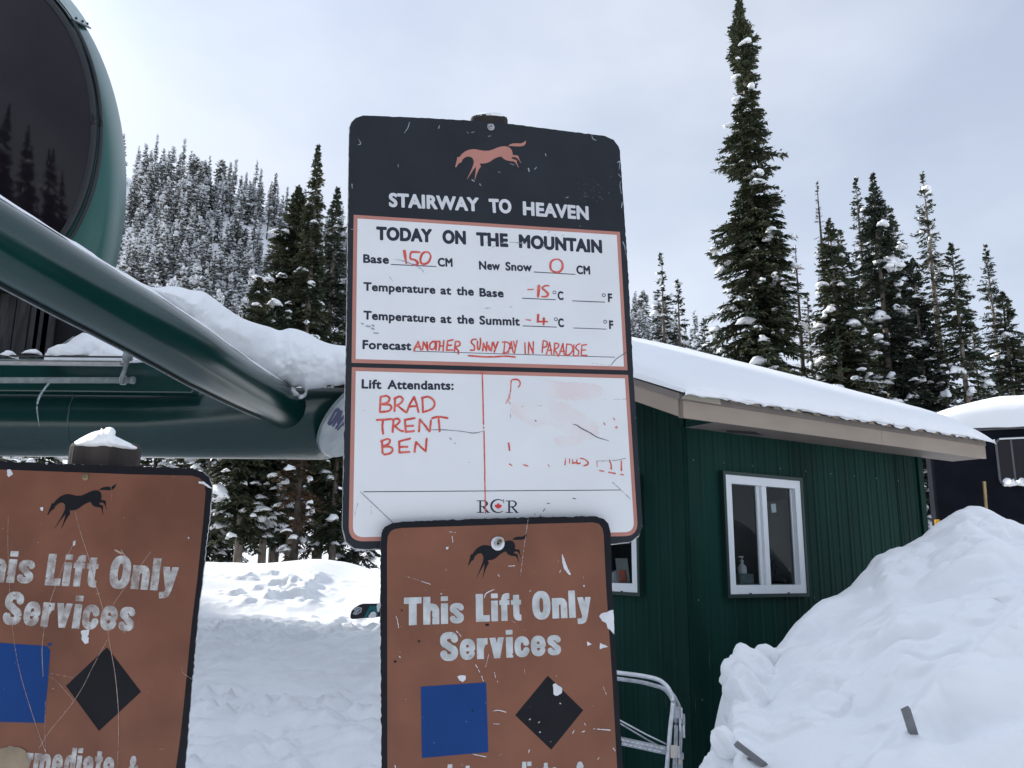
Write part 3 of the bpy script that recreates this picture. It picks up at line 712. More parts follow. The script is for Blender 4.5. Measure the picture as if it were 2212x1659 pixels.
# the rest of the forest, past what one could count, as one mass
lite = [far_proto(220+k, nb=84, frost=f_, Rb=r_, H=h_) for k, (f_, r_, h_) in enumerate([(.8, 1.3, 11), (.6, 1.2, 12), (.9, 1.5, 9.5)])]
pv = []
for me in lite:
    co = np.empty(len(me.vertices)*3, np.float32); me.vertices.foreach_get('co', co); pv.append((co.reshape(-1, 3), [tuple(p.vertices) for p in me.polygons], [p.material_index for p in me.polygons]))
Vm = []; Fm = []; Mm = []; off = 0; cnt_ = 0
while cnt_ < 190:
    Yd = rng.uniform(100, 236); x = rng.uniform(-.50, -.15)*Yd if cnt_ < 165 else rng.uniform(.12, .24)*Yd
    if any((x-a)**2+(Yd-c)**2 < 1.9**2 for a, c in spots): continue
    if fbm(x*.07, Yd*.05, 3, 91) > .63: continue
    spots.append((x, Yd)); v, f, mm_ = pv[int(rng.integers(3))]; a = rng.uniform(0, 6.28); c_, s_ = math.cos(a), math.sin(a); k = rng.uniform(.85, 1.3)
    w = np.stack([v[:, 0]*c_-v[:, 1]*s_, v[:, 0]*s_+v[:, 1]*c_, v[:, 2]], 1)*k+np.array([x, Yd, float(hill_h(x, Yd))-.1])
    Vm.append(w); Fm += [tuple(i+off for i in q) for q in f]; Mm += mm_; off += len(v); cnt_ += 1
me = bpy.data.meshes.new('distant_forest'); me.from_pydata(np.concatenate(Vm).tolist(), [], Fm)
for mm in (M_needle_far, M_bark_dark, M_frost_far): me.materials.append(mm)
me.polygons.foreach_set('material_index', Mm)
df = bpy.data.objects.new('distant_forest', me); COL.objects.link(df); tag(df, 'mass of frosted conifers filling the gaps of the hillside forest', 'forest', None, 'stuff')

# trees behind the viewer, mirrored in the dark glazing; those beside the frame are unseen, added for shade
rngb = np.random.default_rng(5); proto = None
for k, (x, y, h) in enumerate([(-26, -14, 15), (-19, -19, 19), (-13, -22, 14), (-33, -9, 17), (-8, -24, 20), (-2, -26, 15), (5, -24, 18), (12, -25, 16), (-40, -3, 18), (-30, -22, 21), (18, -20, 17), (26, -14, 15), (-22, -28, 18), (-12, -32, 21), (-15, -7, 20), (-18.5, -5, 22), (-21.5, -8, 19), (-24.5, -6, 23), (-28, -8, 20), (-17, -10, 19), (-9, -9, 17), (-11.5, -7, 16), (-13, -11, 20), (-20, -12, 22), (-23, -12, 20), (-10, -14, 19), (-26, -11, 24), (-14, 18.3, 19), (-18, 18.8, 21), (-22, 19, 20), (-26, 20, 19)]):
    if proto is None:
        Q, FQ, C, S, BQ = conifer_parts(16, [(0, 2.3), (.3, 1.9), (.7, 1.0), (.95, .25), (1, .05)], nb=380, rng=rngb, dens=7, twig=.5, wid=.16, snow_n=70, snow_s=(0.22, 0.70), tufts=.5)
        t = thing('spruce_tree', 'dark snowy spruce outside the frame, mirrored in the glazing or added for shade', 'tree', (x, y, 0), 'spruces behind the viewer')
        link('trunk', trunk_mesh('trunk', 16, .2, M_bark_dark, rngb, extra=BQ), None, t); link('crown', quads_mesh('crown', Q, [M_needle]), None, t); link('snow_clumps', blobs_mesh('snow_clumps', C, S, M_snow_tree, rngb, low=True), None, t)
        proto = t; t.scale = (h/16,)*3
    else:
        t = proto.copy(); COL.objects.link(t); t.location = (x, y, 0); t.scale = (h/16,)*3; t.rotation_euler = (0, 0, k*1.3)
        for c in list(proto.children):
            d = c.copy(); COL.objects.link(d); d.parent = t

# ------------------------------------------------------------------ the green cabin
M_green = mat('green_siding', (0.006, 0.033, 0.026), 0.55, var=0.28, scale=1.6, bump=0.12, bscale=5, spec=0.07, stretch=(1, 1, .25))
M_green_trim = mat('green_trim', (0.010, 0.030, 0.026), 0.45, var=0.1, scale=4, spec=0.4)
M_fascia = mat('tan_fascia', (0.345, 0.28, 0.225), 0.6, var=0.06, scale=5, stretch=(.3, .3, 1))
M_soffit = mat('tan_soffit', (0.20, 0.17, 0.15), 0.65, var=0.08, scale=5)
M_white = mat('white_vinyl', (0.76, 0.79, 0.82), 0.4, var=0.02, scale=8)
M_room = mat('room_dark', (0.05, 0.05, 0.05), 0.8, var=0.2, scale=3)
M_roofmetal = mat('roof_metal', (0.10, 0.10, 0.09), 0.5, var=0.2, scale=6)
M_grey = mat('interior_grey', (0.34, 0.36, 0.35), 0.7, var=0.05, scale=4)
def glass_mat(name, tint=(0.9, 0.95, 0.95), refl=0.55, rough=0.01):
    m = bpy.data.materials.new(name); m.use_nodes = True; n = m.node_tree.nodes; l = m.node_tree.links
    n.remove(n['Principled BSDF']); o = n['Material Output']
    tr = n.new('ShaderNodeBsdfTransparent'); tr.inputs[0].default_value = (*tint, 1)
    gl = n.new('ShaderNodeBsdfGlossy'); gl.inputs['Roughness'].default_value = rough; gl.inputs[0].default_value = (.9, .95, 1, 1)
    fr = n.new('ShaderNodeFresnel'); fr.inputs[0].default_value = 1.33
    mxs = n.new('ShaderNodeMixShader'); l.new(fr.outputs[0], mxs.inputs[0]); l.new(tr.outputs[0], mxs.inputs[1]); l.new(gl.outputs[0], mxs.inputs[2])
    l.new(mxs.outputs[0], o.inputs['Surface']); return m
M_glass = glass_mat('window_glass', (.72, .76, .76))

UR = unit([0.844, 0.537, 0]); UL = unit([-0.537, 0.844, 0]); Zv = np.array([0, 0, 1.0])
NR = unit([0.537, -0.844, 0]); NL = unit([-0.844, -0.537, 0])       # outward normals of the right and left wall
wp = at(1565, 1150, 8.4)                                            # a point of the right wall
cc = hit(1490, 1300, wp, NR); CORN = np.array([cc[0], cc[1], 0.0])
def on_r(px, py): return hit(px, py, CORN, NR)
def on_l(px, py): return hit(px, py, CORN, NL)
cabin = thing('cabin', 'dark green metal sided cabin with white windows and a snow covered roof', 'cabin', (CORN[0], CORN[1], -0.5))
endp = on_r(1986, 1000); LENR = float((endp-CORN)@UR)
FLO = -0.9
# eave height on the right side (bottom of fascia, 0.3 m out), roof pitch from the rake
OV, OVL = 0.45, 0.47
FASC_P = CORN+NR*OV
eb = hit(1800, 946, FASC_P, NR); EAVE = float(eb[2])
TOPW = EAVE+0.02
def roof_z(pL):            # roof underside height at distance pL along the left wall from the corner
    return EAVE+0.16+(pL+OV)*PIT
rk = hit(1373, 867, CORN+NL*OVL, NL); dl = float((rk-CORN)@UL)
PIT = float((rk[2]-EAVE)/(dl+OV))
# corrugated panels
def siding(name, base, U_, Nn, u0, u1, z0, z1, z1b=None, pitch=0.19):
    """one ribbed sheet from u0 to u1; top may slope from z1 to z1b"""
    z1b = z1 if z1b is None else z1b
    us = [u0]; k0 = math.ceil(u0/pitch); 
    offs = [0.0]
    prof = [(0, 0), (.012, .007), (.036, .007), (.048, 0), (.085, 0), (.089, .003), (.105, .003), (.109, 0)]
    u = math.floor(u0/pitch)*pitch; pts = []
    while u < u1:
        for a, d in prof:
            if u0 < u+a < u1: pts.append((u+a, d))
        u += pitch
    pts = [(u0, 0)]+pts+[(u1, 0)]
    V = []; 
    for uu, d in pts:
        zt = z1+(z1b-z1)*(uu-u0)/max(u1-u0, 1e-6)
        for z in (z0, zt): V.append(base+U_*uu+Nn*d+Zv*z)
    Fc = [(2*i, 2*i+2, 2*i+3, 2*i+1) for i in range(len(pts)-1)]
    return adopt(mesh(name, V, Fc, M_green), cabin)
# right wall window opening
wl = on_r(1556, 1027); wr = on_r(1733, 1283); wbl = on_r(1570, 1283)
u_a = float((on_r(1563, 1155)-CORN)@UR); u_b = float((on_r(1726, 1160)-CORN)@UR); z_t = float(on_r(1640, 1033)[2]); z_b = float(on_r(1650, 1282)[2])
ww = u_b-u_a
base = CORN.copy()
n = int((u_a)/0.914)+1; edges = [0]+[u_a]; 
siding('siding_panel', base, UR, NR, 0.0, u_a-.0, FLO, TOPW)
siding('siding_panel', base, UR, NR, u_a, u_b, FLO, z_b)
siding('siding_panel', base, UR, NR, u_a, u_b, z_t, TOPW)
u = u_b
while u < LENR-.01:
    siding('siding_panel', base, UR, NR, u, min(u+.914, LENR), FLO, TOPW); u += .914
# left wall window
la = on_l(1387, 1280); ua = float((la-CORN)@UL); lz_b = float(la[2]); lz_t = lz_b+1.15; ub = ua+1.0
siding('siding_panel', base, UL, NL, 0, ua, FLO, roof_z(0)-.1, roof_z(ua)-.1)
siding('siding_panel', base, UL, NL, ua, ub, FLO, lz_b)
siding('siding_panel', base, UL, NL, ua, ub, lz_t, roof_z(ua)-.1, roof_z(ub)-.1)
siding('siding_panel', base, UL, NL, ub, 4.6, FLO, roof_z(ub)-.1, roof_z(4.6)-.1)
# corner trims
def trim(c, ex, ey, ez, m=M_green, nm='corner_trim', bev=.004): return adopt(box(nm, c, ex, ey, ez, m, None, bev), cabin)
trim(CORN+NR*.012+UR*.045+Zv*(FLO+TOPW)/2, UR*.030, NR*.010, Zv*(TOPW-FLO)/2)
trim(CORN+NL*.012+UL*.045+Zv*(FLO+TOPW)/2, UL*.031, NL*.010, Zv*(TOPW-FLO)/2)
trim(CORN+UR*(LENR-.03)+NR*.014+Zv*(FLO+TOPW)/2, UR*.05, NR*.014, Zv*(TOPW-FLO)/2)
# back and end walls, floor: closed dark body set inside
B2 = CORN+UL*4.6; 
V = [CORN+UR*LENR+Zv*FLO, CORN+UR*LENR+UL*4.6+Zv*FLO, CORN+UR*LENR+UL*4.6+Zv*(roof_z(4.6)-.1), CORN+UR*LENR+Zv*TOPW,
     CORN+UL*4.6+Zv*FLO, CORN+UL*4.6+Zv*(roof_z(4.6)-.1)]
adopt(mesh('rear_wall', V, [(0, 1, 2, 3), (1, 4, 5, 2)], M_green), cabin)
V = [CORN+UR*.0+UL*.0+Zv*.0, CORN+UR*LENR, CORN+UR*LENR+UL*4.6, CORN+UL*4.6]
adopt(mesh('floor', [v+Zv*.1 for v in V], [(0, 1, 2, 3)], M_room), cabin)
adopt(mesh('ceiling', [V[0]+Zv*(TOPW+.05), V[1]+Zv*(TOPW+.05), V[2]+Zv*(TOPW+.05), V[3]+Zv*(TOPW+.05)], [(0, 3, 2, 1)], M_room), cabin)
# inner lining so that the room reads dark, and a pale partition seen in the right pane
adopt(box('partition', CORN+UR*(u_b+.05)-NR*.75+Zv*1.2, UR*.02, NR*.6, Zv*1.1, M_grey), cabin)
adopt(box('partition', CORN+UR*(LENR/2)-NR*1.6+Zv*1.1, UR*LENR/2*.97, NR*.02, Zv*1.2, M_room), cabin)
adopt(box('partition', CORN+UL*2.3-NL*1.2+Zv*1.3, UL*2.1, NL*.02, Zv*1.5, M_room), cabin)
# windows: trim, frame, sash, panes
def window(U_, Nn, u0, u1, z0, z1, mull=True):
    w = bpy.data.objects.new('window', None); COL.objects.link(w); w.parent = cabin
    w.location = tuple(CORN+U_*(u0+u1)/2+Zv*(z0+z1)/2-np.array(cabin.location)); wl_ = np.array(w.location)+np.array(cabin.location)
    def ad(o): o.parent = w; o.matrix_parent_inverse = Matrix.Translation(-Vector(wl_)); return o
    uc, zc = (u0+u1)/2, (z0+z1)/2; hu, hz = (u1-u0)/2, (z1-z0)/2
    C0 = CORN+U_*uc+Zv*zc
    for s in (-1, 1):
        ad(box('outer_trim', C0+U_*s*(hu+.018)+Nn*.03, U_*.018, Nn*.034, Zv*(hz+.036), M_green_trim, None, .003))
        ad(box('outer_trim', C0+Zv*s*(hz+.018)+Nn*.03, U_*hu, Nn*.034, Zv*.018, M_green_trim, None, .003))
    fw = .085
    # one mitred frame
    def ringv(a, b, zf, zb):
        V = []
        for h, k in ((a, b), (a-fw, b-fw)):
            for z_ in (zf, zb):
                for su, sv in ((-1, -1), (1, -1), (1, 1), (-1, 1)): V.append(C0+U_*su*h+Zv*sv*k+Nn*z_)
        F_ = []
        for i in range(4):
            j = (i+1) % 4; F_ += [(i, j, 8+j, 8+i), (4+i, 12+i, 12+j, 4+j), (i, 4+i, 4+j, j), (8+i, 8+j, 12+j, 12+i)]
        return V, F_
    V, F_ = ringv(hu, hz, .055, -.06); fr = ad(mesh('window_frame', V, F_, M_white))
    for t_, s in ((1, -1), (1, 1)):
        ad(box('drip_slot', C0-Zv*(hz-.004)+U_*s*hu*.5+Nn*.056, U_*.018, Nn*.002, Zv*.006, M_green_trim))
    if mull:
        ad(box('mullion', C0+U_*.0+Nn*.028, U_*.034, Nn*.022, Zv*(hz-fw), M_white, None, .003))
        ad(box('sash_rail', C0-U_*.058+Nn*.005, U_*.022, Nn*.015, Zv*(hz-fw), M_white, None, .003))
        ad(box('sash_rail', C0+U_*(hu-fw-.014)+Nn*.0, U_*.010, Nn*.012, Zv*(hz-fw), M_white, None, .003))
        for s in (-1, 1):
            a = C0+U_*s*(hu-fw+.034)/2; h_ = (hu-fw-.034)/2
            ad(mesh('pane', [a-U_*h_-Zv*(hz-fw), a+U_*h_-Zv*(hz-fw), a+U_*h_+Zv*(hz-fw), a-U_*h_+Zv*(hz-fw)], [(0, 1, 2, 3)], M_glass))
    else:
        ad(mesh('pane', [C0-U_*(hu-fw)-Zv*(hz-fw), C0+U_*(hu-fw)-Zv*(hz-fw), C0+U_*(hu-fw)+Zv*(hz-fw), C0-U_*(hu-fw)+Zv*(hz-fw)], [(0, 1, 2, 3)], M_glass))
    if np.dot(np.cross(U_, Zv), Nn) < 0:
        for c_ in w.children:
            if c_.name.startswith('pane'): c_.data.flip_normals()
    ad(box('window_ledge', C0-Zv*(hz-.075)-Nn*.11, U_*(hu-.02), Nn*.07, Zv*.015, M_grey))
    return w
window(UR, NR, u_a, u_b, z_b, z_t); window(UL, NL, ua, ub, lz_b, lz_t, False)
# things on the window ledges
zb_in = z_b+.095
def lathe(name, c, prof, m, parent=None, seg=16):
    V = []; 
    for r_, z_ in prof:
        for k in range(seg): a = 2*math.pi*k/seg; V.append(np.asarray(c)+np.array([r_*math.cos(a), r_*math.sin(a), z_]))
    Fc = [(i*seg+j, i*seg+(j+1) % seg, (i+1)*seg+(j+1) % seg, (i+1)*seg+j) for i in range(len(prof)-1) for j in range(seg)]
    Fc += [tuple(range(seg))[::-1], tuple((len(prof)-1)*seg+j for j in range(seg))]
    return mesh(name, V, Fc, m, parent, smooth=True)
pc = CORN+UR*(u_a+.335)-NR*.085+Zv*(zb_in+.10)
soap = thing('soap_dispenser', 'small white pump bottle standing on a grey box behind the cabin window', 'bottle', pc)
adopt(lathe('bottle', pc, [(.001, 0), (.042, 0), (.045, .01), (.044, .06), (.03, .085), (.014, .095), (.014, .115)], M_white), soap)
adopt(lathe('pump', pc, [(.02, .114), (.02, .13), (.007, .132), (.007, .158), (.02, .16), (.02, .172), (.002, .174)], M_white), soap)
adopt(box('nozzle', pc+Zv*.166-UR*.02, UR*.022, NR*.006, Zv*.006, M_white), soap)
bx_ = box('small_box', pc-Zv*.052+UR*.01, UR*.10, NR*.05, Zv*.050, mat('box_teal_grey', (.14, .19, .19), .6, var=.2, scale=20), None, .008); tag(bx_, 'low grey green box under the white pump bottle inside the cabin window', 'box')
nt_ = box('paper_note', CORN+UR*(u_b-.36)-NR*.012+Zv*(z_t-.30), UR*.036+Zv*.004, NR*.001, Zv*.045-UR*.004, M_white); tag(nt_, 'small white paper note stuck inside the right pane of the cabin window', 'note')
adopt
gear = thing('glove_pile', 'dark crumpled gear lying inside the right pane on the ledge', 'gloves', CORN+UR*(u_b-.32)-NR*.2+Zv*zb_in)
g_c = np.array([[0, 0, .05], [.07, .03, .10], [.12, -.02, .04], [.10, .02, .16]]); gm = blobs_mesh('gloves', g_c, np.array([[.08, .07, .07], [.06, .05, .07], [.09, .06, .06], [.04, .04, .07]]), mat('dark_cloth', (.02, .02, .025), .9), RNG, lump=.35); link('gloves', gm, None, gear)
# leaflet and papers in the left window
lp = hit(1345, 1232, CORN-NL*.075, NL)
leaf = thing('leaflet', 'grey and orange red leaflet leaning inside the left cabin window beside the board edge', 'leaflet', lp)
adopt(box('sheet', lp, UL*.10, NL*.001, Zv*.125+NL*.016, M_grey), leaf)
adopt(box('red_print', lp+NL*.0045-Zv*.06, UL*.055, NL*.0012, Zv*.060+NL*.0077, mat('red_print', (.75, .10, .05), .6, col2=(.5, .2, .15), scale=20)), leaf)
pp = thing('paper_pile', 'crumpled white papers on the ledge of the left cabin window', 'paper', hit(1331, 1262, CORN-NL*.11, NL))
link('papers', blobs_mesh('papers', np.array([[0, 0, .04], [.08, -.05, .03], [-.13, .1, .02]]), np.array([[.09, .07, .09], [.07, .06, .06], [.10, .06, .05]]), M_white, RNG, lump=.4), None, pp)
# fascia boards, soffit, roof deck, snow
hF = float(hit(1800, 880, FASC_P, NR)[2]); hF = EAVE+.265
RL0, RL1 = -OVL, LENR+.70
PB = CORN+NR*OV
def board4(name, P0, P1, h, dN, m):       # board along P0-P1 (bottom edge points), height h, thickness dN
    V = [P0, P1, P1+Zv*h, P0+Zv*h]; V = V+[v-dN for v in V]
    return adopt(mesh(name, V, [(0, 1, 2, 3), (7, 6, 5, 4), (0, 4, 5, 1), (3, 2, 6, 7), (0, 3, 7, 4), (1, 5, 6, 2)], m), cabin)
e0 = PB+UR*RL0; e1 = PB+UR*RL1
EH = 0.215
segs = [RL0, 2.55, RL1]
for a, b in zip(segs[:-1], segs[1:]):
    board4('eave_fascia', PB+UR*a+Zv*EAVE, PB+UR*(b-.004)+Zv*EAVE, EH, NR*.03, M_fascia)
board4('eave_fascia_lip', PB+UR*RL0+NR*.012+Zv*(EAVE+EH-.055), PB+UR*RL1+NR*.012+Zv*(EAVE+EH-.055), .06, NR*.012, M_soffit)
# rake board climbing along the left wall
RK = CORN+NL*OVL
q0 = RK+UL*(-OV)+Zv*EAVE; q1 = RK+UL*4.9+Zv*(EAVE+(4.9+OV)*PIT)
board4('rake_fascia', q0, q1, EH, NL*.03, M_fascia)
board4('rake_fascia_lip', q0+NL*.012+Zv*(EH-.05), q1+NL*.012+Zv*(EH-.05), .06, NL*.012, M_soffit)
# end rake at the far end
board4('rake_fascia', CORN+UR*RL1+UL*(-OV)+Zv*EAVE, CORN+UR*RL1+UL*4.9+Zv*(EAVE+(4.9+OV)*PIT), EH, UR*.03, M_fascia)
# soffit under the eave
V = [CORN+NR*.02+UR*0.0+Zv*(EAVE+.006), PB-NR*.03+UR*(0.0)+Zv*(EAVE+.006), PB-NR*.03+UR*RL1+Zv*(EAVE+.006), CORN+NR*.02+UR*RL1+Zv*(EAVE+.006)]
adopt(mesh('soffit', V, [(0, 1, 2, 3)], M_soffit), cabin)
V = [CORN+NR*.02+UR*0.0+Zv*(EAVE+.006), PB-NR*.03+UR*(0.0)+Zv*(EAVE+.006), PB-NR*.03+Zv*(EAVE+EH-.02), CORN+NR*.02+Zv*(EAVE+EH+.05)]
adopt(mesh('soffit_end', V, [(0, 1, 2, 3)], M_green), cabin)
tw = [CORN+NR*.05+UR*.55+Zv*(EAVE+.002), CORN+NR*.16+UR*.42+Zv*(EAVE+.002), CORN+NR*.24+UR*.75+Zv*(EAVE+.002), CORN+NR*.13+UR*1.0+Zv*(EAVE+.002)]
adopt(mesh('soffit_gap', tw, [(0, 1, 2, 3)], M_room), cabin)
# roof deck with ribs whose ends show at the eave
def roofp(u, p, dz=0.0): return CORN+UR*u+UL*p+Zv*(EAVE+EH+(p+OV)*PIT+dz)
V = [roofp(RL0, -OV), roofp(RL1, -OV), roofp(RL1, 4.9), roofp(RL0, 4.9)]
adopt(mesh('roof_deck', [v+Zv*.004 for v in V], [(0, 1, 2, 3)], M_roofmetal), cabin)
rib_me = None
u = .18
while u < RL1-.05:
    if rib_me is None:
        V = []
        for p in (-OV-.05, 1.2):
            for a, d in ((-.06, 0), (-.035, .035), (.035, .035), (.06, 0)): V.append(UR*a+UL*(p+OV)+Zv*((p+OV)*PIT+d+.006))
        rb = mesh('roof_rib', V, [(0, 4, 5, 1), (1, 5, 6, 2), (2, 6, 7, 3), (0, 1, 2, 3)], M_fascia); rib_me = rb.data
    else: rb = bpy.data.objects.new('roof_rib', rib_me); COL.objects.link(rb)
    rb.parent = cabin; rb.location = tuple(roofp(u, -OV)-np.array(cabin.location)); u += .305
# snow slab on the roof: rounded edge cross-section swept along the eave
ns = 150; us_ = np.linspace(RL0-.03, RL1+.06, ns)
cross = [(-.07, .02), (-.095, .055), (-.105, .12), (-.09, .20), (-.03, .275), (.08, .335), (.3, .375), (.8, .40), (1.6, .42), (2.8, .43), (5.0, .42), (5.2, .3), (5.25, .0)]
crs = spline([(a, b, 0) for a, b in cross], 4)[:, :2]
P = np.zeros((ns, len(crs), 3))
for i, u in enumerate(us_):
    e = min(1, max(0, (RL1+.06-u)/1.0)); e = math.sqrt(max(0, 1-(1-e)**2))*.95+.05 if e < 1 else 1
    e2 = min(1, max(0, (u-RL0+.03)/.25)); e2 = math.sqrt(max(0, 1-(1-e2)**2))*.6+.4 if e2 < 1 else 1
    th = (0.46+.20*sstep(.0, 1.2, u)-.05*sstep(1.0, 3.0, u))*(1+.12*(fbm(u*1.2, 0.3, 3, 61)-.5))*e*e2*1.0
    for j, (a, h) in enumerate(crs):
        p = -OV+a; f = 1-min(1, max(0, a+.1)/.3)
        hh = h*th/.9 if h > .05 else h
        wob = (fbm(u*6, j*.5, 3, 62)-.5)*.045
        P[i, j] = roofp(u, p+wob*f*.7, hh+wob*.35)
        if j < 4: P[i, j] += Zv*(.028*math.exp(-(((u-.18) % .305)/.045)**2)+.028*math.exp(-((.305-((u-.18) % .305))/.045)**2)+(fbm(u*14, 1.0, 2, 64)-.5)*.03)
rs = grid_mesh('roof_snow', P, M_snow_soft); adopt(rs, cabin)
adopt(mesh('flashing', [roofp(RL0-.01, -OV-.02, -.035), roofp(.02, -OV-.03, -.04), roofp(.0, -OV-.04, .03), roofp(RL0+.05, -OV-.035, .035)], [(0, 1, 2, 3)], mat('bent_flashing', (.33, .30, .24), .5)), cabin)
# end caps of the roof snow
capV = [P[0, j] for j in range(len(crs))]; adopt(mesh('roof_snow_end', capV, [tuple(range(len(capV)))], M_snow_soft), cabin)
capV = [P[-1, j] for j in range(len(crs))]; adopt(mesh('roof_snow_end', capV, [tuple(range(len(capV)))], M_snow_soft), cabin)
# light scratches and screw heads on the siding
M_scr = mat('paint_scratch', (.055, .12, .105), .6, var=.4, scale=40)
rsc = np.random.default_rng(12)
for x_, y_, h_ in [(1497, 1330, 26), (1499, 1480, 60), (1511, 1560, 34), (1463, 1420, 20), (1492, 1238, 16), (1640, 1420, 22), (1760, 1330, 12), (1812, 1180, 14), (1590, 1340, 10), (1440, 1500, 30), (1880, 1110, 12), (1530, 1400, 44), (1620, 940, 0), (1700, 1370, 18)]:
    if not h_: continue
    on, U_, Nn = (on_r, UR, NR) if x_ > 1495 else (on_l, UL, NL)
    p0 = on(x_, y_)+Nn*.0135; p1 = on(x_+h_*.02, y_+h_)+Nn*.0135; wv = U_*rsc.uniform(.0012, .003)
    o = mesh('paint_scratch', [p0-wv*.3, p0+wv*.3, p0*.4+p1*.6+wv, p1+wv*.3, p1-wv*.3, p0*.4+p1*.6-wv], [(0, 1, 2, 3, 4, 5)], M_scr); adopt(o, cabin)
M_screw = mat('screw_head', (.10, .16, .15), .4)
sc0 = None
for row, zz_ in enumerate((z_b-.05, z_b-.95, z_t+.12)):
    for k in range(12):
        u = .10+k*.42+.02*random.random()
        if zz_ > z_b-.3 and zz_ < z_t and u_a-.1 < u < u_b+.1: continue
        if u > LENR-.1: continue
        if sc0 is None: s_ = lathe('screw', (0, 0, 0), [(.001, 0), (.009, 0), (.009, .004), (.005, .007)], M_screw, None, 8); sc0 = s_.data
        else: s_ = bpy.data.objects.new('screw', sc0); COL.objects.link(s_)
        s_.parent = cabin; s_.rotation_euler = Vector(NR).to_track_quat('Z', 'Y').to_euler(); s_.location = tuple(CORN+UR*u+NR*.006+Zv*zz_-np.array(cabin.location))

# ------------------------------------------------------------------ the black vehicle behind
M_black = mat('black_bodywork', (0.008, 0.009, 0.014), 0.8, var=0.15, scale=3, spec=0.06)
M_chrome = mat('grey_rubber', (.10, .10, .11), .4, spec=.5)
M_yellow = mat('yellow_steel', (.72, .36, .03), .5, var=.1, scale=10)
M_dglass = mat('dark_tinted_glass', (0.010, 0.008, 0.011), 0.05, spec=0.30)
YB = 17.0
b0 = at(2003, 930, YB); b1 = at(2012, 1128, YB)
vh = thing('snow_vehicle', 'box bodied black vehicle with a thick snow roof behind the cabin', 'vehicle', (b0[0], YB, b1[2]-.8))
UB = unit([1, -.46, 0]); NB = np.array([-UB[1], UB[0], 0])*-1
hb = (b0[2]-b1[2])/2; cB = np.array([b0[0], YB, (b0[2]+b1[2])/2])
body = adopt(box('body', cB+UB*3.4-NB*1.2, UB*3.4, NB*1.2, Zv*hb, M_black, None, .06), vh)
adopt(box('lower_skirt', cB+UB*3.9-NB*1.2-Zv*(hb+.09), UB*3.3, NB*1.1, Zv*.10, mat('underbody', (.01, .01, .01), .8)), vh)
def onb(px, py): return hit(px, py, cB, NB)
w0 = onb(2150, 948); w1 = onb(2262, 1045); wu0, wu1 = float((w0-cB)@UB), float((w1-cB)@UB); wz = (w0[2]+w1[2])/2; whz = (w0[2]-w1[2])/2
def rrect(hw, hh, r, n=6):
    out = []
    for cx, cy, a0 in ((hw-r, hh-r, 0), (-hw+r, hh-r, 90), (-hw+r, -hh+r, 180), (hw-r, -hh+r, 270)):
        for k in range(n+1): a = math.radians(a0+90*k/n); out.append((cx+r*math.cos(a), cy+r*math.sin(a)))
    return out
wc = cB+UB*(wu0+wu1)/2; wc = np.array([wc[0], wc[1], wz]); rr_ = rrect((wu1-wu0)/2, whz, .12)
ringp = [wc+UB*a+Zv*b+NB*.012 for a, b in rr_]
wn = adopt(tube('window_seal', ringp+[ringp[0], ringp[1]], .022, M_chrome), vh)
adopt(mesh('window_pane', [wc+UB*a*.97+Zv*b*.97+NB*.008 for a, b in rr_], [tuple(range(len(rr_)))], M_dglass), vh)
adopt(box('window_divider', wc+UB*(-.13)+NB*.02, UB*.016, NB*.008, Zv*whz*.95, M_chrome), vh)
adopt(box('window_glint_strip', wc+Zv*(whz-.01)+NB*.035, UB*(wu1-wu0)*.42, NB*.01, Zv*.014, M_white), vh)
sl = blobs_mesh('sill_snow', np.array([wc+UB*a-Zv*(whz-.03)+NB*.03 for a in np.linspace(-(wu1-wu0)*.36, (wu1-wu0)*.36, 7)]), np.array([[.14, .05, .09]]*7), M_snow_soft, RNG); adopt(link('sill_snow', sl, None), vh)
# tracks frame in yellow
for s in (.12,):
    adopt(box('track_frame', cB+UB*(s+.1)-Zv*(hb+.10)+NB*.05, UB*.22, NB*.04, Zv*.05, M_yellow, None, .01), vh)
    adopt(box('track_frame', cB+UB*(s-.1)-Zv*(hb+.2)+NB*.05, UB*.045, NB*.05, Zv*.25, M_yellow, None, .01), vh)
adopt(box('track_frame', cB+UB*3.4-Zv*(hb+.5)-NB*.3, UB*3.2, NB*.05, Zv*.06, M_yellow, None, .01), vh)
# snow on its roof
nu, nv = 60, 26; P = np.zeros((nu, nv, 3))
for i in range(nu):
    a = i/(nu-1)
    for j in range(nv):
        b = j/(nv-1); th = math.pi*b; u = -.12+a*6.95; v = 1.32*math.cos(th)
        e = min(1, a/.28); e = math.sqrt(max(0, 1-(1-e)**2))
        h = 1.0*max(0, math.sin(th))**.42*(.12+.88*e)
        P[i, j] = cB+UB*u-NB*1.2+NB*v*(.94+.06*e)+Zv*(hb+h*.80-.03+(fbm(u*1.3, v*1.3, 3, 71)-.5)*.10*e)
adopt(grid_mesh('roof_snow', P, M_snow_soft), vh)
ledge = adopt(box('roof_gutter', cB+UB*3.4+NB*.03+Zv*(hb-.03), UB*3.42, NB*.03, Zv*.03, M_chrome, None, .01), vh)

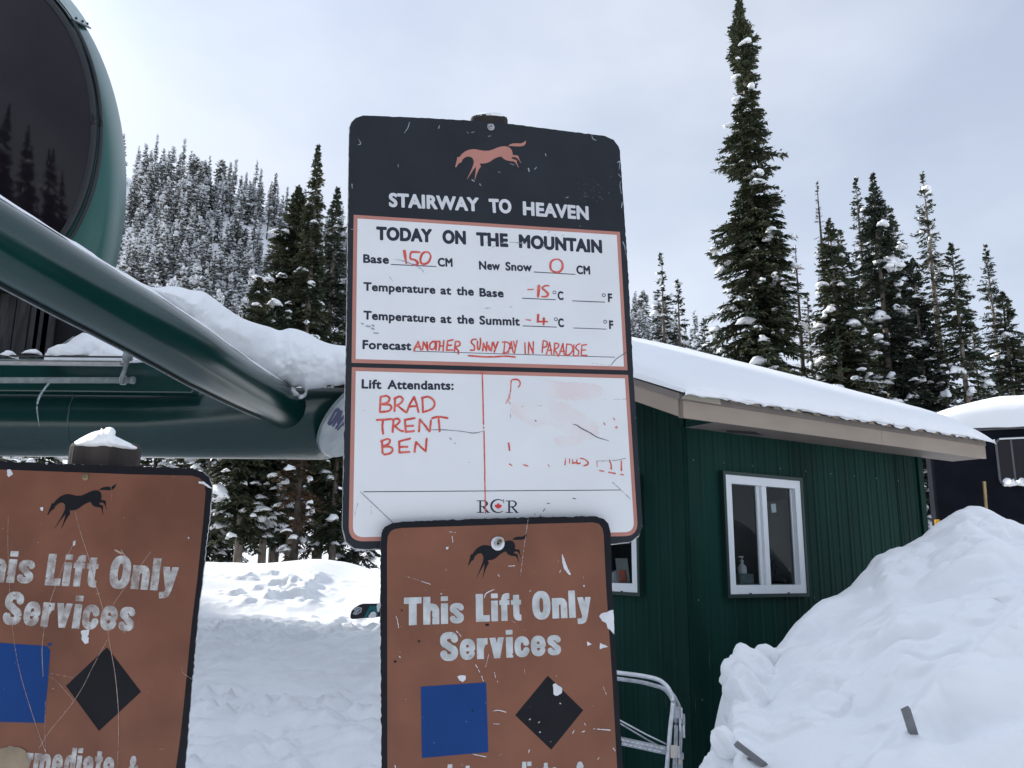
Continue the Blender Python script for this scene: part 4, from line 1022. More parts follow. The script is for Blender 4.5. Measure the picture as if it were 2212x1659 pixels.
# ------------------------------------------------------------------ the ploughed snow pile in front of the cabin
crest = [((1532, 1672), 5.5), ((1546, 1640), 5.55), ((1562, 1612), 5.65), ((1583, 1600), 5.8), ((1573, 1535), 6.1), ((1577, 1480), 6.3), ((1592, 1442), 6.4), ((1628, 1420), 6.6), ((1656, 1418), 6.8), ((1680, 1402), 6.9), ((1704, 1370), 7.0), ((1752, 1322), 7.1), ((1822, 1278), 7.3), ((1878, 1232), 7.5), ((1906, 1200), 7.6), ((1950, 1186), 7.7), ((1996, 1158), 7.8), ((2034, 1128), 7.9), ((2086, 1098), 8.0), ((2134, 1106), 8.0), ((2180, 1124), 7.9), ((2240, 1150), 7.9), ((2330, 1180), 7.8), ((2480, 1210), 7.8), ((2700, 1290), 7.7), ((2900, 1420), 7.6)]
foot = [((1545, 1700), 5.25), ((1570, 1730), 5.0), ((1595, 1770), 4.8), ((1600, 1800), 4.5), ((1640, 1850), 4.3), ((1700, 1900), 4.1), ((1760, 1940), 4.0), ((1830, 1980), 3.9), ((1900, 2000), 3.8), ((1980, 2040), 3.7), ((2060, 2060), 3.6), ((2140, 2080), 3.6), ((2240, 2100), 3.5), ((2350, 2100), 3.5), ((2500, 2100), 3.5), ((2650, 2060), 3.6), ((2800, 2000), 3.8), ((2950, 1950), 4.2)]
def resample(pts, n):
    s = spline([np.array(at(p[0], p[1], Y)) for p, Y in pts], 8); d = np.concatenate([[0], np.cumsum(np.linalg.norm(np.diff(s, axis=0), axis=1))]); t = np.linspace(0, d[-1], n)
    return np.stack([np.interp(t, d, s[:, k]) for k in range(3)], 1)
NS, NTT = 420, 300
CR = resample(crest, NS); FT = resample(foot, NS)
# match crest and foot by horizontal position
CX = CR
tt = np.linspace(0, 1, NTT)
P = np.zeros((NS, NTT+24, 3))
for j, t in enumerate(tt):
    q = CR*(1-t)+FT*t
    sag = .28*math.sin(math.pi*t)*(1-.3*t)
    P[:, 24+j] = q+np.outer(np.ones(NS), np.array([0, -.10, .9]))*sag*.35
for j in range(24):
    t = (24-j)/24; P[:, j] = CR+np.array([.25*0, 1.0, 0])*(t*1.4)+np.array([0, 0, -1.0])*(t**1.6*1.9+.0)+np.array([0, 0, .02])
S1 = P[:, :, 0]+.25*fbm(P[:, :, 0]*1.2, P[:, :, 2]*1.2, 2, 80); S2 = P[:, :, 1]+P[:, :, 2]*.6
du = np.gradient(P, axis=0); dv = np.gradient(P, axis=1); Nn_ = np.cross(du, dv); Nn_ /= np.linalg.norm(Nn_, axis=2)[..., None]+1e-9
flip = (Nn_[..., 1] > 0) & (Nn_[..., 2] < 0); Nn_[Nn_[..., 2] < -0.05] *= -1
big = (fbm(S1*1.1+S2*.5, S2*1.5-S1*.4, 2, 81)-.5)*.55
rdg = 1-np.abs(fbm(S1*1.6-S2*.9, S2*1.0+S1*.9, 3, 82)-.5)*2
mid_ = (fbm(S1*2.8, S2*2.8, 2, 83)-.5)*.12; chunk = np.clip(fbm(S1*4.0, S2*4.5, 2, 84)-.5, 0, 1)*.16
fine = (fbm(S1*11, S2*11, 2, 85)-.5)*.010
tm = np.concatenate([np.zeros(24), tt])[None, :]
edge = sstep(0, .12, tm)*.92+.08
left = (1-sstep(0.10, 0.32, np.linspace(0, 1, NS)))[:, None]
disp = (big+-.0*rdg+mid_*(1+left*.4)+chunk*(.35+left*1.2))*edge+fine*(.4+.6*edge)+(fbm(S1*7, S2*3, 2, 86)-.5)*.09*(1-edge)
cl = np.clip(.62-celln(S1*2.3+.5*fbm(S1*3, S2*3, 2, 88), S2*2.5, 5), 0, 1)*sstep(.46, .6, fbm(S1*.9+4, S2*.9, 2, 89)+left*.2)
cl2 = np.clip(.6-celln(S1*6.0+.6*fbm(S1*6, S2*6, 2, 90), S2*6.3, 9), 0, 1)*sstep(.5, .66, fbm(S1*1.4+9, S2*1.4, 2, 92)+left*.12)
Q_ = P-CAM; dz_ = Q_@_F; ix_ = W0/2+FPX*(Q_@_RT)/dz_; iy_ = H0/2-FPX*(Q_@_UP)/dz_
sd_ = ((ix_-1890)*.735+(iy_-1640)*.678)+18*(fbm(S1*2, S2*2, 2, 99)-.5)
disp = disp+.17*sstep(-4, 60, sd_)*(1-.5*sstep(60, 420, sd_))
ck = sstep(.50, .30, celln(S1*3.1+.5*fbm(S1*4, S2*4, 2, 95), S2*3.4, 15))*sstep(.50, .58, fbm(S1*1.1+2, S2*1.3+5, 3, 96)+left*.15)
disp = disp+(cl*.20+cl2*.08+ck*.045)*edge+(fbm(S1*24, S2*24, 3, 97)-.5)*.010
ends = sstep(0, .07, np.linspace(0, 1, NS))[:, None]
P += np.array([-.30, -.62, .72])*(disp*ends)[..., None]
heap = grid_mesh('snow_heap', P, M_snow_soft); tag(heap, 'tall ploughed heap of lumpy snow in front of the green cabin', 'snow heap')
# chunks that rolled off its left edge
def chunk_mesh(name, c, s, label, seed):
    rng = np.random.default_rng(seed); v, f = blob_template(4); ph = rng.uniform(0, 9, 6)
    n = 1+.95*(fbm(v[:, 0]*1.3+ph[0]+v[:, 2], v[:, 1]*1.3+ph[1], 3, seed)-.5)+.35*(fbm(v[:, 1]*2.6+ph[2], v[:, 2]*2.6+ph[3]+v[:, 0], 3, seed+1)-.5)+.10*(fbm(v[:, 0]*8+ph[4], v[:, 2]*8+v[:, 1]*5, 2, seed+2)-.5)
    v = v*n[:, None]*np.asarray(s)+np.asarray(c)
    return tag(mesh(name, v, f, M_snow, smooth=True), label, 'snow chunk', 'snow chunks fallen from the heap')
chunk_mesh('snow_chunk', at(1562, 1604, 5.05), (.075, .07, .085), 'upright bright snow chunk against the green corner, highest of the fallen ones', 3)
chunk_mesh('snow_chunk', at(1556, 1655, 5.3)-Zv*.10, (.11, .11, .14), 'snow chunk directly in front of the cabin corner at the picture bottom', 9)
chunk_mesh('snow_chunk', at(1622, 1455, 6.35), (.20, .18, .17), 'rounded snow block capping the left shoulder of the heap', 12)
chunk_mesh('snow_chunk', at(1615, 1530, 6.0), (.19, .16, .26), 'big snow block forming the steep left face of the heap', 15)
chunk_mesh('snow_chunk', at(1600, 1640, 5.1)-Zv*.1, (.22, .16, .14), 'flat snow chunk beside the low grey lath', 19)
chunk_mesh('snow_chunk', at(1656, 1432, 6.6), (.13, .12, .11), 'small snow block behind the rounded shoulder block', 23)
# grey laths and the yellow marker
M_lath = mat('grey_lath', (.19, .19, .195), .7, var=.12, scale=14, stretch=(1, 1, .15))
def lath(p0, p1, w, label, m=M_lath, d=.012, name='wooden_lath'):
    p0 = np.asarray(p0); p1 = np.asarray(p1); ax = unit(p1-p0); s = unit(np.cross(ax, _F)); n_ = np.cross(ax, s)
    return tag(box(name, (p0+p1)/2, s*w, n_*d, (p1-p0)/2, m, None, .002), label, 'lath')
from mathutils.bvhtree import BVHTree
bvh = BVHTree.FromPolygons([tuple(v.co) for v in heap.data.vertices], [tuple(p.vertices) for p in heap.data.polygons])
def on_heap(px, py, near=.0):
    d = Vector(ray(px, py)).normalized(); r_ = bvh.ray_cast(Vector(CAM), d); return np.array(r_[0])-np.array(d)*near
a_ = on_heap(1974, 1588, -.03); b_ = at(1956, 1531, a_[1]-.10); lath(b_, a_+(a_-b_)*.5, .021, 'dark grey lath sticking steeply out of the middle of the snow heap')
a_ = on_heap(1655, 1655, -.02); b_ = at(1591, 1607, a_[1]-.12); lath(b_, a_+(a_-b_)*.5, .016, 'grey lath lying low at the left foot of the snow heap')
a_ = on_heap(1640, 1640, .02); b_ = at(1612, 1638, a_[1]-.05); lath(b_, a_, .007, 'short stub of lath lying across the low grey lath')
lath(at(2126, 1040, 8.9), at(2135, 1160, 8.9), .013, 'thin yellow brown marker stake standing behind the top of the snow heap', mat('stake_yellow', (.42, .30, .14), .6, var=.2, scale=30), .01, 'marker_stake')

# ------------------------------------------------------------------ folding aluminium frame by the cabin corner
M_alu = mat('brushed_aluminium', (.62, .64, .67), .32, metal=.75, var=.12, scale=30)
M_alu2 = mat('dull_aluminium', (.40, .42, .45), .42, metal=.6, var=.2, scale=25)
M_cream = mat('cream_plastic', (.66, .60, .52), .5)
zr = lambda x, y: (1316.7+x/7.134, 1426.4+y/7.134)
DR = 5.6
fr = thing('folding_frame', 'folded aluminium tube frame with clips leaning by the cabin wall', 'metal frame', at(1440, 1659, DR))
T1 = [(-700, 80), (-200, 140), (130, 190), (480, 235), (730, 290), (860, 375), (940, 490), (975, 620), (965, 800), (940, 1000), (915, 1300), (885, 1659), (870, 2000), (860, 2400)]
T2 = [(-700, 190), (-200, 235), (140, 285), (480, 335), (700, 390), (820, 430), (900, 500), (960, 600), (1005, 720), (1025, 1000), (1020, 1300), (1000, 1659), (990, 2000), (985, 2400)]
adopt(tube('tube_rail', spline([at(*zr(*p), DR) for p in T1], 6), .0135, M_alu), fr)
adopt(tube('tube_rail', spline([at(*zr(*p), DR+.07) for p in T2], 6), .0125, M_alu2), fr)
adopt(tube('tube_rail', spline([at(*zr(x+75, y+20), DR+.15) for x, y in T2[5:]], 6), .010, M_alu2), fr)
adopt(tube('brace', [at(*zr(-300, 660), DR+.02), at(*zr(180, 935), DR+.02), at(*zr(560, 1140), DR+.02), at(*zr(880, 1295), DR)], .0048, M_alu), fr)
adopt(tube('brace', [at(*zr(-300, 690), DR+.06), at(*zr(185, 985), DR+.06), at(*zr(600, 1235), DR+.05), at(*zr(860, 1370), DR+.03)], .0048, M_alu2), fr)
c0, c1 = at(*zr(-400, 1120), DR+.04), at(*zr(870, 1390), DR+.02)
ax = unit(c1-c0); up_ = unit(np.cross(np.cross(ax, Zv), ax)); dp = np.cross(ax, up_)
ch = adopt(box('channel_bar', (c0+c1)/2, (c1-c0)/2, up_*.024, dp*.012, M_alu2, None, .003), fr)
slot = None
for k in range(16):
    f = .05+k/16*.93
    for s in (-1, 1):
        p_ = c0+(c1-c0)*(f+(.018 if s > 0 else 0))+up_*s*.0105-dp*.0125*np.sign(np.dot(dp, _F))
        if slot is None: o = box('slot', (0, 0, 0), ax*.011, up_*.0035, dp*.0012, M_alu); slot = o.data
        else: o = bpy.data.objects.new('slot', slot); COL.objects.link(o)
        o.parent = fr; o.location = tuple(p_-np.array(fr.location))
def clip(x0, y0, x1, y1, dd, m, nm='clip'):
    a = at(*zr(x0, y0), DR+dd); b = at(*zr(x1, y1), DR+dd); c = (a+b)/2
    adopt(box(nm, c, _RT*abs((b-a)@_RT)/2, unit(np.cross(_RT, Zv))*.014, Zv*abs(b[2]-a[2])/2, m, None, .002), fr)
clip(1000, 712, 1095, 890, .03, M_alu2); clip(1090, 725, 1122, 890, .02, M_alu); clip(1068, 880, 1100, 1090, .02, M_alu); clip(1118, 825, 1162, 1000, .07, M_alu2); clip(1128, 990, 1160, 1190, .06, M_alu)
clip(935, 1312, 1050, 1500, -.01, M_cream); clip(1046, 1325, 1078, 1500, -.02, M_alu); clip(1025, 1480, 1060, 2200, -.02, M_alu); clip(1065, 1425, 1140, 1520, .05, M_alu2); clip(1060, 1515, 1110, 1600, .05, M_cream); clip(1108, 1510, 1138, 2200, .04, M_alu)

# ------------------------------------------------------------------ snowboard out on the flat
zs = lambda x, y: ((1350+x/10.533)/1.8228, (2330+y/10.533)/1.8228)
YS = 13.6
Bb = Board(at(790, 1320, YS), [1, .10, .0], [0.02, .35, 1])
outl = [(310, 1040), (312, 980), (325, 900), (350, 820), (400, 745), (480, 670), (590, 590), (700, 535), (800, 503), (880, 492), (1100, 490), (1560, 486), (2600, 470), (3400, 480), (3900, 560), (4150, 700), (4200, 850), (4100, 950), (3900, 990), (3000, 985), (2300, 1000), (1560, 1035), (1300, 1055), (1000, 1085), (700, 1112), (500, 1128), (380, 1128), (325, 1100)]
sb = thing('snowboard', 'black snowboard with a teal graphic and white hexagon mark lying on edge on the snow', 'snowboard', at(*zs(900, 1100), YS))
M_sb = mat('snowboard_base', (.018, .019, .026), .35, var=.1, scale=20); M_teal = mat('teal_print', (.012, .16, .18), .4, var=.15, scale=30); M_wm = mat('white_print', (.48, .50, .53), .5)
Bb.plate('deck', Bb.uv([zs(*p) for p in outl])[::-1], .012, M_sb, M_wm, sb)
Bb.poly('teal_graphic', Bb.uv([zs(*p) for p in [(870, 1065), (960, 900), (1050, 720), (1110, 600), (1410, 590), (1450, 640), (1440, 1000), (1330, 1020), (1310, 860), (1230, 740), (1100, 880), (1000, 1060)]]), .0012, M_teal, sb)
lw = 1.15
strokes_decal(Bb, 'hexagon_mark', [([zs(*p) for p in s_], lw) for s_ in [[(465, 745), (610, 645)], [(610, 645), (770, 685)], [(770, 685), (735, 845)], [(735, 845), (545, 935)], [(545, 935), (445, 912)], [(610, 690), (600, 790)], [(600, 790), (700, 725)], [(600, 790), (655, 805)], [(600, 790), (515, 770)], [(600, 790), (545, 885)], [(530, 830), (465, 865)]]], .0016, M_wm, sb, cell=.0025, smooth=False)
strokes_decal(Bb, 'snow_smear', [([zs(*p) for p in [(1130, 1020), (1250, 960), (1290, 900)]], [3, 6, 2]), ([zs(*p) for p in [(1500, 520), (1480, 620), (1470, 800)]], [3, 3.5, 2])], .002, M_snow, sb, cell=.004, rough=.03)

# ------------------------------------------------------------------ the chairlift station
M_lift = mat('green_lift_paint', (0.004, 0.034, 0.030), 0.19, var=0.10, scale=1.6, bump=0.04, bscale=2.5, spec=0.65, detail=3)
M_lift_band = mat('teal_housing_paint', (0.011, 0.082, 0.070), 0.33, var=0.07, scale=1.2, spec=0.45, detail=3)
M_lift_pale = mat('pale_housing_sheet', (0.34, 0.42, 0.41), 0.5, var=0.1, scale=2)
M_gasket = mat('rubber_gasket', (0.018, 0.020, 0.024), 0.5, spec=.4)
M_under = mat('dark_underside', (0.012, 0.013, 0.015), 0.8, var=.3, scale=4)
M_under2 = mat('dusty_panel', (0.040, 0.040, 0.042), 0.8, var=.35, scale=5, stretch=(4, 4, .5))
M_pale = mat('pale_rail', (0.42, 0.42, 0.41), 0.45, var=.12, scale=12)
M_galv = mat('galvanised_pipe', (0.24, 0.27, 0.27), 0.5, var=.18, scale=14, metal=.3)
M_frost = mat('frosted_snow', (0.62, 0.68, 0.72), .6, var=.12, scale=16, bump=.4, bscale=60, bdist=.01)
st = thing('chairlift_station', 'green steel chairlift station with a rounded dark glazed housing and snowy tube arms', 'lift station', (-6, 12, 0))
# housing: rings of the rounded nose, from the glazing edge out to the widest outline and back
YG, YO = 12.6, 14.4
def ell(cx, cy, a, b, Y, n=96, bot=604):
    th = np.linspace(0, 2*np.pi, n, endpoint=False); return np.array([at(cx+a*math.cos(t)*1.0, min(cy-b*math.sin(t), bot), Y) for t in th])
g0 = ell(-60, 275, 265, 352, YG)
g0c = g0.mean(0)
o0 = ell(-60, 398, 333, 503, YO); oc = o0.mean(0)
rings = []
for t in np.linspace(0, 1, 14):
    s = math.sin(t*math.pi/2); c = 1-math.cos(t*math.pi/2)
    rings.append(ell(-60, 275+123*s, 265+68*s, 352+151*s, YG+(YO-YG)*c))
for t in np.linspace(.1, 1, 12):
    f = math.cos(t*math.pi/2)**.5*.985 if t < 1 else .02; Yb = YO+3.6*math.sin(t*math.pi/2)
    rings.append(ell(-60, 398, 333*f, 503*f, Yb))
P = np.array(rings)
hs = grid_mesh('housing_shell', P, M_lift_band, wrap=True); adopt(hs, st)
# glazing dome
rings = []
for t in np.linspace(1, 0.001, 26):
    q = g0c+(g0-g0c)*t; q[:, 1] = YG-.02-.34*(1-t**2); rings.append(q)
gl = grid_mesh('dark_glazing', np.array(rings), M_dglass, wrap=True); adopt(gl, st)
adopt(tube('rubber_seal', np.concatenate([g0+np.array([0, -.03, 0]), g0[:2]+np.array([0, -.03, 0])]), .055, M_gasket, seg=10), st)
g1 = g0c+(g0-g0c)*1.045; g1[:, 1] = YG+.02
adopt(tube('rubber_seal', np.concatenate([g1, g1[:2]]), .035, M_gasket, seg=10), st)
# overlapping pale sheet at the top
idx = [i for i in range(96) if 0.66 < 2*np.pi*i/96 < 3.0]
sh = []
for t in np.linspace(0.12, 1.0, 12):
    s = math.sin(t*math.pi/2); c = 1-math.cos(t*math.pi/2)
    q = ell(-60, 275+123*s, 265+68*s+7, 352+151*s+8, YG+(YO-YG)*c-.06); sh.append(q[idx])
sh = np.array(sh); adopt(grid_mesh('roof_sheet', sh, M_lift_pale), st)
e = [sh[k][0] for k in range(0, 12, 2)]
adopt(tube('sheet_edge', spline(e, 6), .016, M_gasket, seg=8), st)
rv = None
for f in (.25, .5, .8):
    p_ = spline(e, 6); p_ = p_[int(f*(len(p_)-1))]+np.array([-.02, -.03, .06])
    if rv is None: o = mesh('rivet', *boxv((0, 0, 0), np.array([.015, 0, 0]), np.array([0, .015, 0]), np.array([0, 0, .015])), M_gasket); rv = o.data
    else: o = bpy.data.objects.new('rivet', rv); COL.objects.link(o)
    o.parent = st; o.location = tuple(p_-np.array(st.location))
# off-frame rest of the station: unseen body raised to shade the snow heap
# this added sun-blocking bulk runs away from the nose to the left
V = [at(-60, 700, 13.2), at(-1500, 700, 13.2)]
bodyc = np.array([-19.0, 14.9, 8.0]); adopt(box('shading_terminal_body', bodyc, np.array([8.8, 0, 0]), np.array([0, 1.7, 0]), np.array([0, 0, 4.8]), M_lift_band, None, .5), st)
# support column, off to the left
adopt(tube('column', [np.array([-9.5, 12.4, -.3]), np.array([-9.5, 12.4, 3.2])], .55, M_lift, seg=40), st)
# underside box with dusty vertical panels
ub0 = at(-40, 640, 13.0); ub1 = at(245, 762, 13.0)
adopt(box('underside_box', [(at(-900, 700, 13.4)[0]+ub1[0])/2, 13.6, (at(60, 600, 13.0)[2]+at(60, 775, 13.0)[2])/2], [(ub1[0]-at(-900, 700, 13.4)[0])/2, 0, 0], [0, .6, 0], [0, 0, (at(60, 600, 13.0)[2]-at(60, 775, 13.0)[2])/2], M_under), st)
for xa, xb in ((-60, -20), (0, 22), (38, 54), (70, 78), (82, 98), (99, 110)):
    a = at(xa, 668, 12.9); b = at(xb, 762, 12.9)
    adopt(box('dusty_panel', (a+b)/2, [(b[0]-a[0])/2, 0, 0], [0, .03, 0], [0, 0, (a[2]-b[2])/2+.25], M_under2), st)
# horizontal green beam
YT = 12.0
zt_, zb_ = at(350, 836, YT)[2], at(350, 989, YT)[2]; rB = (zt_-zb_)/2; cz = (zt_+zb_)/2
m_maj = (.62, -.78); 
nd = unit(cam2w(.78*.937, -.62*.937, -.348)); dc = at(771, 898, YT-.1)
seg = 64; V = []; Fc = []
xs_ = np.linspace(-16, 0, 9)
for k, xx in enumerate(xs_):
    for j in range(seg):
        a = 2*math.pi*j/seg; y = YT+rB*math.cos(a); z = cz+rB*math.sin(a)
        if k == len(xs_)-1:
            p0 = np.array([0, y, z]); tt_ = np.dot(dc-p0, nd)/nd[0]; V.append(np.array([min(tt_, .3), y, z]))
        else: V.append(np.array([xx-3.2, y, z]))
for k in range(len(xs_)-1):
    for j in range(seg): j2 = (j+1) % seg; Fc.append((k*seg+j, k*seg+j2, (k+1)*seg+j2, (k+1)*seg+j))
Fc.append(tuple((len(xs_)-1)*seg+j for j in range(seg)))
bmn = mesh('cross_beam', V, Fc, M_lift, smooth=True); adopt(bmn, st)
# arm: long tapered tube coming forward to the left
arm = []; rad = []
for px_, top, bot in ((-700, -10, 245), (-300, 238, 462), (0, 424, 625), (139, 512, 697), (208, 556, 731), (326, 628, 792), (417, 690, 841), (521, 767, 889), (583, 808, 915), (640, 846, 948)):
    c = (top+bot)/2; inv = .166-.0795*px_/620; D = 1/inv; sl = math.atan2(.62, 1)
    th = (bot-top)*math.cos(math.atan(.61)); arm.append(at(px_, c, D)); rad.append(th/2/1800*D*1.0)
arm = spline(arm, 5); rad = np.interp(np.linspace(0, 1, len(arm)), np.linspace(0, 1, len(rad)), rad)
arm_o = tube('arm_tube', arm, rad, M_lift, seg=56); adopt(arm_o, st)
lip = []
for i in range(0, len(arm)-6):
    s_ = unit(np.gradient(arm, axis=0)[i]); side_ = unit(np.cross(s_, Zv)); upn = np.cross(side_, s_)
    lip.append(arm[i]-upn*(rad[i]+.006)-side_*rad[i]*.12)
adopt(tube('drip_edge', lip, .010, M_gasket, seg=8), st)
adopt(tube('drip_edge', np.array(lip)+np.array([0, 0, -.022]), .007, M_galv, seg=8), st)
# weld seams round the arm and the beam
adopt(tube('weld_seam', [np.array([-6.2, YT, cz]), np.array([-6.18, YT, cz])], rB+.005, M_lift, seg=56), st)
# snow strip along the top of the arm
sp = []
for i in range(len(arm)):
    if i > len(arm)-3: break
    s_ = unit(np.gradient(arm, axis=0)[i]); side_ = unit(np.cross(s_, Zv)); upn = np.cross(side_, s_); 
    row = []
    for j in range(15):
        a = math.radians(64+ j*9.0); nn = .5*(math.sin(math.pi*j/14))**.6
        r0 = rad[i]+.002+(.24+.05*math.sin(i*.9))*(math.sin(math.pi*j/14))**.55*rad[i]*.9
        w_ = (fbm(i*.8, j*.4, 3, 95)-.5)*.02
        row.append(arm[i]-side_*math.cos(a)*(r0+w_)*-1+upn*math.sin(a)*(r0+w_) if False else arm[i]+side_*math.cos(a)*(r0+w_)*1+upn*math.sin(a)*(r0+w_))
    sp.append(row)
SP = np.array(sp)
# make sure the strip leans to the far side
adopt(grid_mesh('arm_snow', SP, M_snow_soft), st)

# snow drifts: outline traced on the photo gets a thick rounded body
def pillow(name, outline, Y, thick, m, n=90, Yfun=None, seed=0, R_=34., rough=.06, smooth_pts=6):
    out = np.array(spline([np.array(p, float) for p in outline], smooth_pts, closed=True))
    x0, y0 = out.min(0)-3; x1, y1 = out.max(0)+3; cell = max((x1-x0), (y1-y0))/n
    fn = lambda G: sdf_poly(G, [out])
    V, Fc = march(fn, (x0, y0, x1, y1), cell)
    V = np.array(V); 
    # refine merged rows: use plain cells instead
    nx = int((x1-x0)/cell)+2; ny = int((y1-y0)/cell)+2
    X, Y_ = np.meshgrid(x0+np.arange(nx)*cell, y0+np.arange(ny)*cell); S = fn(np.stack([X.ravel(), Y_.ravel()], 1)).reshape(ny, nx)
    # push outside grid points onto the outline
    gy, gx = np.gradient(S, cell); gn = np.sqrt(gx*gx+gy*gy)+1e-9
    Xp = np.where(S > 0, X-gx/gn*S, X); Yp = np.where(S > 0, Y_-gy/gn*S, Y_)
    h = np.clip(-S, 0, R_)/R_; h = np.sqrt(np.clip(1-(1-h)**2, 0, 1))
    ok = S < cell*1.2
    Pf = np.zeros((ny, nx, 3)); Pb = np.zeros((ny, nx, 3))
    for i in range(ny):
        for j in range(nx):
            if not ok[i, j]: continue
            yy = Y if Yfun is None else Yfun(Xp[i, j])
            nzv = (fbm(X[i, j]*.035, Y_[i, j]*.035, 3, seed+1)-.5)*2.2*thick*rough*4+(fbm(X[i, j]*.14, Y_[i, j]*.14, 3, seed)-.5)*thick*rough*2.0
            Pf[i, j] = at(Xp[i, j], Yp[i, j], yy-(thick*h[i, j]+nzv*h[i, j])); Pb[i, j] = at(Xp[i, j], Yp[i, j], yy+thick*.8*h[i, j]+.001)
    V = []; Fc = []; idx = -np.ones((2, ny, nx), int)
    for s_, PP in ((0, Pf), (1, Pb)):
        for i in range(ny):
            for j in range(nx):
                if ok[i, j]: idx[s_, i, j] = len(V); V.append(PP[i, j])
        for i in range(ny-1):
            for j in range(nx-1):
                q = (idx[s_, i, j], idx[s_, i, j+1], idx[s_, i+1, j+1], idx[s_, i+1, j])
                if min(q) >= 0 and min(S[i, j], S[i, j+1], S[i+1, j+1], S[i+1, j]) < 0: Fc.append(q if s_ else q[::-1])
    return mesh(name, V, Fc, m, smooth=True)
z6 = lambda x, y: (x/2.88, 548.6+y/2.88)
drift = [z6(*p) for p in [(880, 180), (960, 210), (1040, 200), (1120, 205), (1190, 226), (1260, 232), (1330, 275), (1400, 330), (1500, 395), (1590, 430), (1680, 455), (1740, 476), (1800, 462), (1860, 472), (1930, 500), (1990, 535), (2060, 560), (2150, 572), (2350, 590), (2350, 780), (2150, 808), (2100, 822), (2050, 815), (2010, 832), (1960, 838), (1915, 845), (1905, 885), (1865, 905), (1845, 880), (1890, 870), (1895, 845), (1862, 822), (1815, 828), (1780, 800), (1745, 790), (1700, 755), (1620, 700), (1560, 655), (1500, 625), (1400, 560), (1290, 490), (1180, 402), (1060, 310), (960, 245), (900, 205)]]
Yf = lambda x: 1/(.166-.0795*min(x, 600)/620)+.05 if x < 600 else 1/(.166-.0795*600/620)+.05
dr = pillow('beam_snow', drift, 11.5, .42, M_snow_soft, n=150, Yfun=Yf, seed=101, R_=52, rough=.05, smooth_pts=3); adopt(dr, st)
z4 = lambda x, y: (x/5.5, 630.9+y/5.5)
tri = [z4(*p) for p in [(545, 722), (700, 655), (800, 600), (870, 545), (940, 505), (1010, 484), (1200, 560), (1500, 715), (1650, 800), (1650, 840), (900, 840), (560, 840)]]
adopt(pillow('ledge_snow', tri, 11.0, .30, M_snow_soft, n=70, seed=120, R_=22), st)
adopt(tube('wire', [at(*z4(540, 722), 10.6), at(*z4(700, 648), 10.6), at(*z4(880, 528), 10.6)], .008, M_galv, seg=6), st)
# back beam the ledge snow lies on
lb_ = at(0, 800, 11.3)
adopt(box('rear_beam', [(-9+at(425, 800, 11.3)[0])/2, 11.35, at(100, 812, 11.3)[2]], [(at(425, 800, 11.3)[0]+9)/2, 0, 0], [0, .12, 0], [0, 0, (at(100, 776, 11.3)[2]-at(100, 848, 11.3)[2])/2], M_lift, None, .02), st)
# pale slide rail and pipe, parallel to the beam
YR = 8.6
def hb_(name, xa, xb, ya, yb, Y, m, dep=.03, bev=.004):
    a = at(xa, ya, Y); b = at(xb, yb, Y); return adopt(box(name, (a+b)/2, [(b[0]-a[0])/2, 0, 0], [0, dep, 0], [0, 0, abs(a[2]-b[2])/2], m, None, bev), st)
hb_('rail_cap', -500, 266, 763, 772, YR, M_gasket, .035)
hb_('slide_rail', -500, 265, 772.6, 781.5, YR, M_pale, .03)
hb_('slide_rail_lip', -500, 263, 782.2, 784.2, YR, M_pale, .036, .001)
adopt(tube('pipe', [at(-500, 821, YR), at(288, 821.5, YR)], .032, M_galv, seg=20), st)
adopt(tube('pipe_end', [at(283, 821.3, YR), at(290, 821.5, YR)], .039, M_galv, seg=20), st)
adopt(tube('rail_hanger', [at(274, 760, YR-.02), at(275, 772, YR-.05), at(273, 785, YR-.06), at(269, 800, YR-.06), at(265, 812, YR-.05), at(264, 830, YR-.04)], [.035, .038, .026, .020, .026, .028], M_galv, seg=12), st)
adopt(tube('hanger_collar', [at(262, 821, YR), at(270, 821, YR)], .052, M_pale, seg=20), st)
adopt(tube('rail_boss', [at(268, 772, YR+.01), at(284, 772, YR+.01)], [.045, .040], M_galv, seg=18), st)
ic = thing('icicle', 'long thin icicle hanging from the galvanised pipe below the rail', 'icicle', at(105, 826, YR))
adopt(tube('ice', spline([at(107, 826, YR), at(96, 840, YR), at(85, 858, YR), at(80, 878, YR), at(82, 902, YR), at(85, 922, YR)], 4), [.012, .010, .012, .008, .005, .001], mat('ice', (.30, .36, .37), .15, var=.3, scale=30, spec=.8), seg=8), ic)
for (xa, yb_, s_, lb2) in ((20, 765, .06, 'small clump of icy snow stuck on the rail at the left picture edge'), (72, 760, .05, 'small snow lump on the rail in front of the dusty panels'), (150, 759, .13, 'rounded snow lump on the rail at the foot of the ledge snow')):
    C_ = np.array([at(xa, yb_, YR)]); tag(link('snow_lump', blobs_mesh('snow_lump', C_, np.array([[s_*1.5, s_*.7, s_*.55]]), M_snow_soft, RNG), None), lb2, 'snow lump', 'snow lumps on the slide rail')
